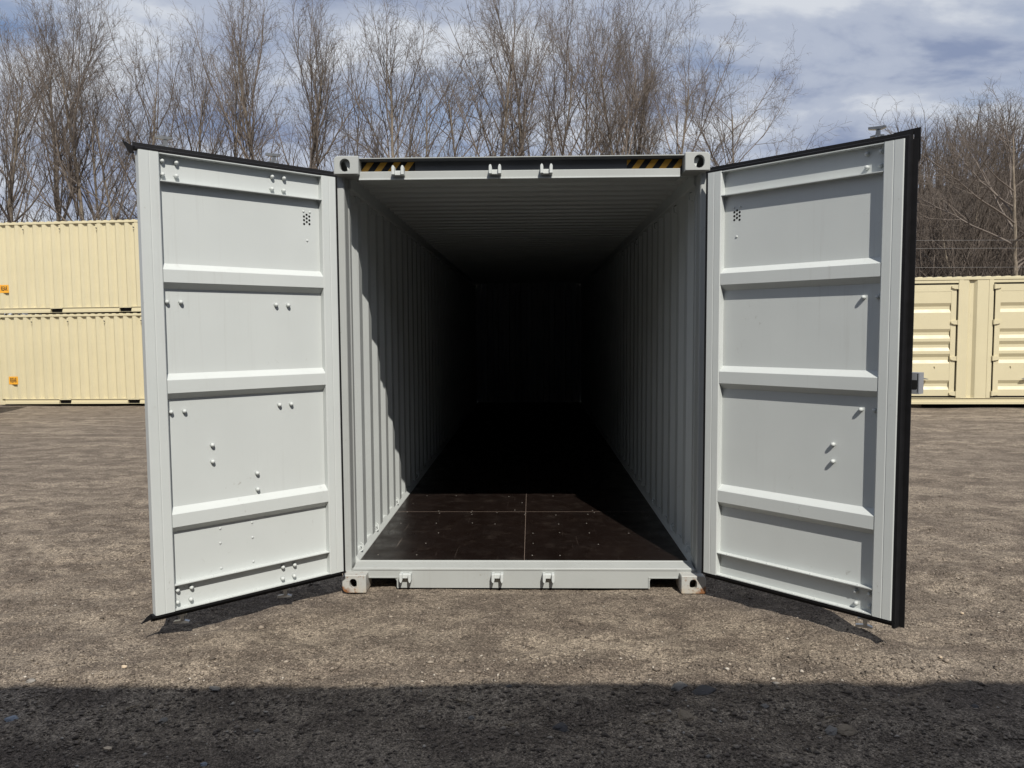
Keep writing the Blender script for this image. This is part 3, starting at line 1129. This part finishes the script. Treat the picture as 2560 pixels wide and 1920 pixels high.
# left stack (two 20-foot boxes)
A_L = R(-3.30)
TL = -0.0057
base = Vector((-15.168, 16.591, -0.285))
ux = Vector((math.cos(A_L), math.sin(A_L), 0))
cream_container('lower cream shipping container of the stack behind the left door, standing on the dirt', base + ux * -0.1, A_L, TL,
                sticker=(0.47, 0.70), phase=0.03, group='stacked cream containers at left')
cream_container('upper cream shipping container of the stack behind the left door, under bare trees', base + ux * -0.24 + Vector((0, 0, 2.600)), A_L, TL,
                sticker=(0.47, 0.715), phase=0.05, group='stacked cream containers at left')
# a row of boxes stacked two high behind the photographer, unseen: added to throw the foreground shadow and block sky
A_B = R(1.32)
tb = Vector((math.cos(A_B), math.sin(A_B), 0))
for si, (off, side) in enumerate(((12.8, 'right'), (0.6, 'left'))):
    pb = Vector((1.9, -5.99, 0)) + tb * off
    for k, lv in enumerate(('lower', 'upper')):
        cream_container('%s dark blue container of the %s unseen stack added behind the viewer' % (lv, side), pb + Vector((0, 0, -0.02 + 2.596 * k)), A_B + math.pi, 0,
                        L=12.192, mt=MAT_NAVY, detail=False, pockets=False, group='unseen dark containers added behind the viewer')

# unseen end-on container added at left to shadow the foot of the stack
_d = fw + rt * ((90 - 1280) / FPX) - up * ((1016 - 960) / FPX)
_t = (-0.30 - CAMPOS.z) / _d.z
_g = CAMPOS + _d * _t
_b = _g - Vector((-0.30, 1.0, 0)) * 2.28
cream_container('unseen cream container added end-on just beyond the left edge of the photo', Vector((_b.x - 0.3, _b.y - 6.058, -0.2)), math.pi / 2, 0, detail=False)

# right container with side doors
A_R = R(-3.75)
ur = Vector((math.cos(A_R), math.sin(A_R), 0))
RB = Vector((8.592, 12.537, 0.004))
S0 = 4.6   # distance from its left end to the s=0 measured point
rc = cream_container('tall cream shipping container with side doors, beyond the right door', RB - ur * S0, A_R, -0.0037, L=12.192, hh=2.896,
                     pitch=0.285, detail=False, pockets=False, facade=[(S0 - 1.6, S0 + 1.155), (S0 + 1.70, S0 + 4.45)])
HH = 2.896
for bi, (b0, b1) in enumerate(((S0 - 1.6, S0 + 1.155), (S0 + 1.70, S0 + 4.45))):
    for q in ((b0, b0 + 0.10), (b1 - 0.10, b1)):
        boxobj('door_post', MAT_CREAM, rc, q[0], q[1], 0.008, 0.09, 0.1665, HH - 0.0855, 0.003)
    boxobj('door_lintel', MAT_CREAM, rc, b0 + 0.101, b1 - 0.101, 0.018, 0.09, HH - 0.150, HH - 0.086)
    boxobj('seal_frame', MAT_DARK_SEAL, rc, b0 + 0.101, b1 - 0.101, 0.062, 0.08, 0.17, HH - 0.151)
    mid = (b0 + b1) / 2
    for li, (l0, l1) in enumerate(((b0 + 0.142, mid - 0.014), (mid + 0.014, b1 - 0.142))):
        lf = empty('side_door', (0, 0, 0), 0, rc)
        za, zb = 0.210, HH - 0.190
        fr = 0.11
        bm = bmesh.new()
        for q in ((l0, l0 + fr, za, zb), (l1 - fr, l1, za, zb), (l0 + fr, l1 - fr, za, za + 0.14), (l0 + fr, l1 - fr, zb - 0.15, zb)):
            box(bm, q[0], q[1], 0.016, 0.042, q[2], q[3])
        finish(bm, 'frame', MAT_CREAM, lf)
        bm = bmesh.new()
        ln = [(0.020, za + 0.1405)]
        for z0 in (0.345, 0.945, 1.225, 1.505, 2.085):
            ln += [(0.020, z0), (0.058, z0 + 0.075), (0.058, z0 + 0.140), (0.020, z0 + 0.215)]
        ln.append((0.020, zb - 0.1505))
        sheet(bm, ln, l0 + fr + 0.0005, l1 - fr - 0.0005, 'x')
        finish(bm, 'panel', MAT_CREAM, lf)
        hs = l0 if li == 0 else l1
        for zz in (0.262, 1.055, 1.865, 2.655):
            bm = bmesh.new()
            o_ = -1 if li == 0 else 1
            prism(bm, [(hs + o_ * 0.05, zz - 0.05), (hs - o_ * 0.05, zz - 0.045), (hs - o_ * 0.115, zz - 0.02), (hs - o_ * 0.115, zz + 0.02), (hs - o_ * 0.05, zz + 0.045), (hs + o_ * 0.05, zz + 0.05)], -0.020, 0.0155, 'y')
            cyl(bm, (hs + o_ * 0.03, -0.014, zz - 0.055), (0, 0, 1), 0.022, 0.022, 0.11, 8)
            finish(bm, 'hinge', MAT_CREAM, lf)
        # small eye bolt and handle
        bm = bmesh.new()
        ex = l1 - fr - 0.32 if li == 1 else l0 + fr + 0.26
        cyl(bm, (ex, 0.02, 0.87), (0, -1, 0), 0.012, 0.012, 0.02, 8)
        cyl(bm, (ex - 0.012, 0.002, 0.885), (0.5, 0, -1), 0.007, 0.007, 0.045, 6)
        finish(bm, 'eye_bolt', MAT_CREAM, lf)
        hx = l0 + fr + 0.48 if li == 0 else l1 - fr - 0.48
        dr = 1 if li == 0 else -1
        bm = bmesh.new()
        prism(bm, [(hx, 0.60), (hx + dr * 0.10, 0.625), (hx + dr * 0.2, 0.655), (hx + dr * 0.36, 0.655), (hx + dr * 0.36, 0.62), (hx + dr * 0.19, 0.615), (hx + dr * 0.1, 0.59), (hx, 0.585)], -0.05, -0.02, 'y')
        box(bm, *sorted((hx + dr * 0.20, hx + dr * 0.26)), -0.02, 0.019, 0.60, 0.70)
        finish(bm, 'handle', MAT_ZINC, lf)
# low timber bearers under it
for s in (S0 - 4.3, S0 + 0.3, S0 + 5.4):
    p = RB - ur * S0 + ur * s
    o = empty('timber_bearer', (p.x, p.y, 0.0), A_R)
    bm = bmesh.new()
    box(bm, -0.12, 0.12, 0.25, 2.2, -0.14, 0.02)
    finish(bm, 'block', MAT_STICK, o, bevel=0.008)
    tag(o, 'dark timber bearer in the gap under the %s of the tall cream container' % ('hidden left end' if s < S0 - 1 else 'middle' if s < S0 + 2 else 'right end'), 'timber')

# ------------------------------------------------------------------ bare trees
def grow(out, rng, p, d, L, r, lvl, P):
    n = max(3, int(round(L / P['step'][lvl])))
    pts, rad = [p.copy()], [r]
    dirs = []
    tip = r * P['tip'][lvl]
    wob, trop = P['wob'][lvl], P['trop'][lvl]
    for i in range(n):
        d = d + rng.normal(0, wob, 3)
        d[2] += trop
        d = d / math.sqrt(d @ d)
        p = p + d * (L / n)
        pts.append(p.copy())
        dirs.append(d)
        t = (i + 1) / n
        rad.append(r + (tip - r) * t ** 0.9)
    out[lvl].append((np.array(pts), np.array(rad)))
    if lvl >= P['max']:
        return
    nc = P['kids'][lvl] * L
    nc = int(nc) + (1 if rng.uniform() < nc - int(nc) else 0)
    for k in range(nc):
        t = P['start'][lvl] + (1 - P['start'][lvl]) * ((k + rng.uniform(0, 1)) / nc)
        i = min(n - 1, int(t * n))
        q = pts[i] + (pts[i + 1] - pts[i]) * (t * n - i)
        dd = dirs[i]
        a = rng.normal(0, 1, 3)
        a -= dd * (a @ dd)
        a /= math.sqrt(a @ a) + 1e-9
        ang = R(P['ang'][lvl]) * rng.uniform(0.65, 1.35)
        cd = dd * math.cos(ang) + a * math.sin(ang)
        if lvl == 0:
            rel = (t - P['start'][0]) / (1 - P['start'][0])
            sh = 0.30 + 0.55 * math.sin(math.pi * (0.22 + 0.70 * rel))
        else:
            sh = 1.0 - P['fall'][lvl] * t
        cl = L * P['ratio'][lvl] * sh * rng.uniform(0.65, 1.25)
        cl = max(cl, P['minlen'])
        cr = min(rad[i] * 0.62, P['rmax'][lvl + 1] * (cl / P['refl'][lvl + 1]) ** 0.7)
        cr = max(cr, 0.006)
        grow(out, rng, q, cd, cl, cr, lvl + 1, P)


DEF = dict(step=[0.7, 0.5, 0.4, 0.32, 0.3], wob=[0.036, 0.075, 0.11, 0.14, 0.17], trop=[0.02, 0.075, 0.07, 0.05, 0.03],
           tip=[0.16, 0.16, 0.25, 0.4, 0.6], kids=[1.2, 2.1, 3.1, 2.9, 0], start=[0.42, 0.26, 0.2, 0.12, 0], ang=[36, 34, 36, 38, 0],
           ratio=[0.50, 0.44, 0.42, 0.44, 0], fall=[0.58, 0.55, 0.45, 0.35, 0], minlen=0.32, rmax=[0.2, 0.085, 0.036, 0.017, 0.010],
           refl=[15, 5, 2.4, 1.1, 0.5], max=4)


def tubes(lines, k):
    """continuous tubes for a list of polylines"""
    P = np.concatenate([l[0] for l in lines])
    Rd = np.concatenate([l[1] for l in lines])
    ln = np.array([len(l[0]) for l in lines])
    T = np.empty_like(P)
    T[1:-1] = P[2:] - P[:-2]
    ends = np.cumsum(ln) - 1
    starts = ends - ln + 1
    T[starts] = P[starts + 1] - P[starts]
    T[ends] = P[ends] - P[ends - 1]
    T /= np.linalg.norm(T, axis=1, keepdims=True) + 1e-9
    ref = np.where(np.abs(T[:, 2:3]) > 0.9, np.array([[1.0, 0, 0]]), np.array([[0, 0, 1.0]]))
    A = np.cross(T, ref)
    A /= np.linalg.norm(A, axis=1, keepdims=True) + 1e-9
    Bv = np.cross(T, A)
    th = np.arange(k) * 2 * math.pi / k
    V = P[:, None, :] + Rd[:, None, None] * (A[:, None, :] * np.cos(th)[None, :, None] + Bv[:, None, :] * np.sin(th)[None, :, None])
    mask = np.ones(len(P), bool)
    mask[ends] = False
    i = np.nonzero(mask)[0]
    j = np.arange(k)
    a = i[:, None] * k + j[None]
    b = i[:, None] * k + ((j + 1) % k)[None]
    Q = np.stack([a, b, b + k, a + k], -1).reshape(-1, 4)
    return V.reshape(-1, 3), Q


def merge(parts):
    vs_, qs, o = [], [], 0
    for v, q in parts:
        vs_.append(v)
        qs.append(q + o)
        o += len(v)
    return np.concatenate(vs_), np.concatenate(qs)


def tree_variant(seed, H, stems, over=None):
    """stems: list of (lean_x, lean_y, height factor, radius)"""
    P = dict(DEF)
    P.update(over or {})
    rng = np.random.RandomState(seed)
    out = {i: [] for i in range(5)}
    for lx, ly, hf, r in stems:
        d = np.array([lx, ly, 1.0])
        d /= np.linalg.norm(d)
        grow(out, rng, np.array([lx * 0.4, ly * 0.4, -0.3]), d, H * hf, r, 0, P)
    global LASTTOP
    LASTTOP = max(float(l[0][:, 2].max()) for v_ in out.values() for l in v_)
    trunk = np_mesh('trunk', *tubes(out[0], 8))
    parts = [tubes(out[1], 5)]
    for l in (2, 3, 4):
        if out[l]:
            parts.append(tubes(out[l], 3))
    crown = np_mesh('crown', *merge(parts))
    for me, m in ((trunk, MAT_BARK), (crown, MAT_TWIG)):
        me.materials.append(m)
        me.polygons.foreach_set('use_smooth', np.ones(len(me.polygons), bool))
    return trunk, crown, LASTTOP


NARROW = dict(ang=[27, 28, 32, 36, 0], ratio=[0.52, 0.44, 0.42, 0.44, 0], start=[0.42, 0.24, 0.18, 0.12, 0])
WIDE = dict(ang=[46, 40, 40, 40, 0], ratio=[0.6, 0.45, 0.42, 0.44, 0], start=[0.42, 0.26, 0.18, 0.12, 0], kids=[1.5, 2.2, 3.1, 2.8, 0], trop=[0.02, 0.05, 0.05, 0.04, 0.02])
VAR = [
    tree_variant(1, 17, [(0.02, 0.0, 1.0, 0.20), (-0.16, 0.05, 0.9, 0.15)], NARROW),
    tree_variant(2, 17, [(0.0, 0.02, 1.0, 0.19)], NARROW),
    tree_variant(3, 16, [(-0.10, 0.0, 0.95, 0.17), (0.16, 0.05, 1.0, 0.17)]),
    tree_variant(4, 17, [(-0.06, 0.0, 1.0, 0.18), (0.12, -0.04, 0.92, 0.15)], NARROW),
    tree_variant(5, 13, [(0.03, 0.0, 1.0, 0.17)], WIDE),
    tree_variant(6, 15, [(0.22, 0.0, 0.9, 0.15), (0.02, 0.05, 1.0, 0.18)]),
    tree_variant(7, 11, [(0.0, 0.0, 1.0, 0.12), (0.2, 0.1, 0.85, 0.09), (-0.2, -0.05, 0.9, 0.09)]),
]
print('tree tris', [len(v[1].polygons) * 2 for v in VAR])


def px_ray(u, v):
    """direction through a point of the photograph, in 2212 x 1659 measure"""
    s = 2560.0 / 2212.0
    return fw + rt * ((u * s - 1280) / FPX) - up * ((v * s - 960) / FPX)


def plant_tree(u, vtop, Y, var, rz, label, sx=1.0, lean=0.0):
    d = px_ray(u, 400)
    t = (Y - CAMPOS.y) / d.y
    x = CAMPOS.x + d.x * t
    dt = px_ray(u, vtop)
    ztop = CAMPOS.z + dt.z * (Y - CAMPOS.y) / dt.y
    g = float(ground_base(np.array(x), np.array(Y)))
    k = 1.1 * (ztop - g) / VAR[var][2]
    o = empty('bare_tree', (x, Y, g), rz)
    o.rotation_euler = (0, lean, rz)
    o.scale = (k * sx, k * sx, k)
    tag(o, label, 'tree', 'bare trees behind the containers')
    link('trunk', VAR[var][0], None, o)
    link('crown', VAR[var][1], None, o)
    return o


TREES = [
    (95, 25, 31, 0, 0.3, 'bare twin-stemmed tree rising at the far left above the cream stack', 1.0),
    (20, 30, 36, 2, 2.0, 'leftmost bare tree, cut off by the left edge of the photo', 0.9),
    (205, -5, 29, 3, 1.1, 'tall bare many-stemmed tree, second trunk group from the left edge', 1.0),
    (318, 62, 28, 5, 3.3, 'bare forked tree just left of the left door top corner', 1.0),
    (392, 75, 32, 1, 2.7, 'slim bare tree over the outer top corner of the left door', 1.0),
    (450, 50, 35, 6, 2.2, 'smaller bare bushy tree directly behind the top of the left door', 1.0),
    (545, -25, 30, 1, 0.9, 'tall narrow bare tree above the middle of the left door', 1.05),
    (660, -35, 29, 1, 3.6, 'tall narrow bare tree above the inner part of the left door', 1.1),
    (720, 75, 32, 6, 1.4, 'slim bare tree just left of the top left corner casting', 0.8),
    (890, -15, 28, 1, 5.1, 'bare tree above the left hazard sticker of the container', 1.1),
    (940, 60, 33, 4, 0.2, 'thin pale bare tree between two taller trees over the header', 0.8),
    (1078, -10, 28, 5, 2.9, 'thick dark forked bare tree above the middle of the header', 1.05),
    (1140, -25, 30, 0, 1.7, 'tall bare tree right of the header middle, reaching out of frame', 1.0),
    (1290, 45, 33, 2, 0.6, 'bare tree above the right third of the header, lower than its neighbours', 0.85),
    (1345, 40, 31, 3, 4.0, 'slender bare tree over the right hazard sticker', 0.85),
    (1425, 10, 28, 2, 3.3, 'spreading bare tree whose limbs lean right over the top right corner casting', 1.05),
    (1585, 105, 29, 4, 1.2, 'rounded bare tree above the hinge side of the right door', 0.85),
    (2200, 160, 23, 4, 0.6, 'wide bare tree cut off by the right edge of the photo', 1.25),
    (2110, 265, 30, 5, 2.6, 'lower bare tree standing right of the right door corner', 1.0),
]
for u, vt, Y, var, rz, lab, sx in TREES:
    plant_tree(u, vt, Y, var, rz, lab, sx)

# thicket and hillside woods: one mass each
LOWP = dict(DEF)
LOWP.update(step=[0.9, 0.8, 0.6, 0.5, 0.4], kids=[1.2, 1.3, 1.6, 0, 0], max=3, rmax=[0.12, 0.05, 0.022, 0.012, 0.008], minlen=0.5)


def thicket(name, label, spots, seed, over=None, mat=None):
    P = dict(LOWP)
    P.update(over or {})
    rng = np.random.RandomState(seed)
    out = {i: [] for i in range(5)}
    for x, y, z, h in spots:
        d = np.array([rng.normal(0, 0.12), rng.normal(0, 0.12), 1.0])
        d /= np.linalg.norm(d)
        grow(out, rng, np.array([x, y, z - 0.2]), d, h, 0.012 * h, 0, P)
    parts = [tubes(out[0], 4)]
    for l in (1, 2, 3):
        if out[l]:
            parts.append(tubes(out[l], 3))
    v, q = merge(parts)
    me = np_mesh(name, v, q)
    return tag(link(name, me, mat or MAT_WOOD), label, 'woods' if 'wood' in name else 'brush', kind='stuff')


rr = np.random.RandomState(21)
spots = []
for i in range(150):
    x = rr.uniform(-30, -9)
    y = rr.uniform(24, 42)
    spots.append((x, y, float(ground_base(np.array(x), np.array(y))), rr.uniform(5.5, 9.5)))
thicket('undergrowth', 'tangled bare brush filling the gaps low between the trees', spots, 31,
        dict(ang=[45, 42, 40, 40, 0], start=[0.08, 0.1, 0.1, 0.1, 0], kids=[1.6, 1.6, 1.8, 0, 0], wob=[0.14, 0.14, 0.16, 0.16, 0.1]))


# wooded hill at right
def hill_z(x, y):
    k = smooth01((np.asarray(x, float) - 9) / 12) * smooth01((np.asarray(y, float) - 25) / 34)
    return 14.0 * k + 0.8 * np.sin(np.asarray(x, float) * 0.33 + 1.0) * k


hx_, hy_ = np.meshgrid(np.linspace(0, 140, 60), np.linspace(24, 160, 60))
hz_ = hill_z(hx_, hy_) - 0.35
hi = np.arange(3600).reshape(60, 60)
hq = np.stack([hi[:-1, :-1], hi[:-1, 1:], hi[1:, 1:], hi[1:, :-1]], -1).reshape(-1, 4)
MAT_LITTER = simple('leaf_litter', (0.075, 0.06, 0.048), 0.95, var=0.35, scale=1.5, bumpk=0.8)
tag(link('hill', np_mesh('hill', np.stack([hx_, hy_, hz_], -1).reshape(-1, 3), hq), MAT_LITTER), 'low leaf-covered hillside behind the right containers', kind='structure')
spots = []
for i in range(520):
    y = rr.uniform(27, 62)
    x = rr.uniform(0.48 * (y + 5.05), 0.70 * (y + 5.05) + 2)
    spots.append((x, y, float(hill_z(x, y)) - 0.3, rr.uniform(3.5, 6.5) if y > 40 else rr.uniform(3.5, 7.5)))
thicket('hillside_woods', 'dense grey-brown leafless woods on the hillside at right', spots, 32,
        dict(start=[0.15, 0.12, 0.1, 0.1, 0], kids=[1.4, 1.25, 1.2, 0, 0], ang=[42, 40, 40, 40, 0], wob=[0.09, 0.12, 0.16, 0.16, 0.1]))

# ------------------------------------------------------------------ wires at right
for k, v in enumerate((519, 536.5, 577.5)):
    Y = 20.5
    pts = []
    for u in (1700, 1900, 2100, 2300, 2500):
        d = px_ray(u, v + 0.0045 * (2100 - u))
        t = (Y - CAMPOS.y) / d.y
        pts.append(CAMPOS + d * t)
    bm = bmesh.new()
    for a, b in zip(pts, pts[1:]):
        cyl(bm, a, b - a, 0.0045, 0.0045, (b - a).length, 6)
    tag(finish(bm, 'fence_wire', MAT_WIRE), '%s of the three thin wires strung above the tall cream container' % ('topmost', 'middle', 'lowest')[k], 'wire', 'fence wires')

# ------------------------------------------------------------------ stones and litter
def on_ground(u, v):
    d = px_ray(u, v)
    t = -CAMPOS.z / d.z
    p = CAMPOS + d * t
    return p.x, p.y, float(ground_z(np.array(p.x), np.array(p.y)))


def stone(u, v, wpx, fl, mat, label, seed, rz=0.0, el=0.7):
    x, y, z = on_ground(u, v)
    dist = (Vector((x, y, z)) - CAMPOS).length
    s = wpx / 1661.0 * dist / 2
    bm = bmesh.new()
    bmesh.ops.create_icosphere(bm, subdivisions=3, radius=1)
    for vv in bm.verts:
        n = mnoise.noise(vv.co * 1.3 + Vector((seed, seed * 2, 0))) * 0.45 + mnoise.noise(vv.co * 3.1 + Vector((0, seed, 3))) * 0.16
        vv.co *= 1 + n
        for ax in (Vector((1, .3, .5)), Vector((-.6, 1, .4)), Vector((.2, -1, .8)), Vector((0, 0, 1))):
            ax = ax.normalized()
            dd = vv.co.dot(ax) - 0.72
            if dd > 0:
                vv.co -= ax * dd * 0.85
    bmesh.ops.scale(bm, verts=bm.verts, vec=(s, s * el, s * fl))
    o = finish(bm, 'stone', mat, None, smooth=False, loc=(x, y, z + s * fl * 0.35))
    o.rotation_euler = (0.1, -0.1, rz)
    return tag(o, label, 'stone', 'stones in the foreground shadow')


stone(1469, 1485, 32, 0.45, MAT_STONE, 'pale rounded stone at the shadow edge, right of the container middle', 1, 0.2)
stone(1519, 1490, 52, 0.3, MAT_STONE_DARK, 'broad dark flat stone beside the pale stone at the shadow edge', 2, 0.4, 0.6)
stone(1480, 1556, 34, 0.6, MAT_STONE_TAN, 'tan lumpy stone in the shade below the pale stone', 3, 0.9, 0.9)
stone(1212, 1567, 32, 0.6, MAT_STONE_DARK, 'small dark stone in the shade below the container middle', 4)
stone(1222, 1569, 14, 0.6, MAT_STONE, 'tiny grey stone touching the dark stone below the container middle', 5)
stone(1797, 1574, 28, 0.5, MAT_STONE, 'grey stone, left one of a touching pair in the shade at right', 6, 0.3, 0.9)
stone(1826, 1574, 38, 0.45, MAT_STONE_TAN, 'longer grey-tan stone, right one of a touching pair in the shade at right', 7, 0.1)
stone(26, 1550, 22, 0.5, MAT_STONE_BLUE, 'bluish pale stone near the left edge of the photo', 8, 0.2)
stone(67, 1479, 16, 0.5, MAT_STONE, 'small grey stone at the shadow edge far left', 9, 0.6)
stone(353, 1545, 18, 0.6, MAT_STONE, 'grey pebble in the shade below the left door', 10, 1.0)
stone(440, 1641, 14, 0.6, MAT_STONE_BLUE, 'pale pebble near the bottom edge, left of middle', 11)
stone(1530, 1648, 12, 0.6, MAT_STONE, 'pale pebble near the bottom edge, right of middle', 12)
stone(555, 1572, 13, 0.6, MAT_STONE, 'small pebble in the shade left of the middle', 13)
stone(1018, 1545, 14, 0.6, MAT_STONE, 'roundish pebble in the shade just left of the middle', 14)
stone(1100, 1492, 13, 0.5, MAT_STONE_DARK, 'dark pebble just inside the shadow edge at the middle', 15)
stone(1652, 1523, 16, 0.5, MAT_STONE, 'grey pebble in the shade between the pale stone and the touching pair', 16)
stone(2105, 1530, 16, 0.5, MAT_STONE_DARK, 'dark pebble in the shade at far right', 17)


def chip(u, v, wpx, mat, label, seed, rz):
    x, y, z = on_ground(u, v)
    dist = (Vector((x, y, z)) - CAMPOS).length
    s = wpx / 1661.0 * dist / 2
    r_ = random.Random(seed)
    bm = bmesh.new()
    poly = [(s * math.cos(a) * r_.uniform(0.7, 1.1), s * 0.6 * math.sin(a) * r_.uniform(0.7, 1.1)) for a in [i * math.pi / 3.5 for i in range(7)]]
    prism(bm, poly, 0, 0.006, 'z')
    o = finish(bm, 'wood_chip', mat, None, loc=(x, y, z + 0.006), bevel=0.001)
    o.rotation_euler = (0.15, 0.2, rz)
    return tag(o, label, 'chip', 'pale chips on the dirt')


chip(538 / 2212 * 1280 * 2212 / 2560, 1450, 11, MAT_CHIP, 'pale tan chip on the sunlit dirt below the left door', 1, 0.3)
chip(2032, 1420, 12, MAT_CHIP, 'pale chip on the sunlit dirt right of the right door foot', 2, 1.2)
chip(2078, 1318, 11, MAT_CHIP, 'pale tan chip on the dirt beside the right door edge', 3, 0.8)
chip(465, 1487, 24, MAT_STONE, 'thin grey flake lying just inside the shadow edge at left', 4, 0.1)
chip(232, 1611, 14, MAT_CHIP, 'pale chip in the shade near the bottom left', 5, 0.1)


def stick(u, v, wpx, rz, label, seed):
    x, y, z = on_ground(u, v)
    dist = (Vector((x, y, z)) - CAMPOS).length
    L = wpx / 1661.0 * dist
    rng = np.random.RandomState(seed)
    n = 7
    pts = [np.array([(i / n - 0.5) * L, rng.normal(0, 0.02) * L, 0.003 + abs(rng.normal(0, 0.004))]) for i in range(n + 1)]
    vv, qq = tubes([(np.array(pts), np.linspace(0.0045, 0.002, n + 1))], 6)
    o = link('dry_twig', np_mesh('dry_twig', vv, qq), MAT_STICK, None, (x, y, z + 0.006))
    o.rotation_euler = (0, 0, rz)
    return tag(o, label, 'twig', 'dry twigs on the ground')


stick(1415, 1566, 44, 0.12, 'dry straight twig in the shade left of the tan lumpy stone', 1)
stick(1802, 1554, 40, 0.25, 'dry twig lying just above the touching pair of stones', 2)
stick(1000, 1519, 34, -0.2, 'thin pale stalk in the shade under the header middle', 3)
stick(288, 1528, 24, 0.9, 'short curved twig in the shade at left', 4)
stick(1100, 1564, 36, 0.5, 'slim twig in the shade left of the small dark stone', 5)
stick(1340, 1500, 30, 0.1, 'twig lying along the shadow edge left of the pale stone', 6)

scene.cycles.max_bounces = 8
scene.cycles.diffuse_bounces = 3
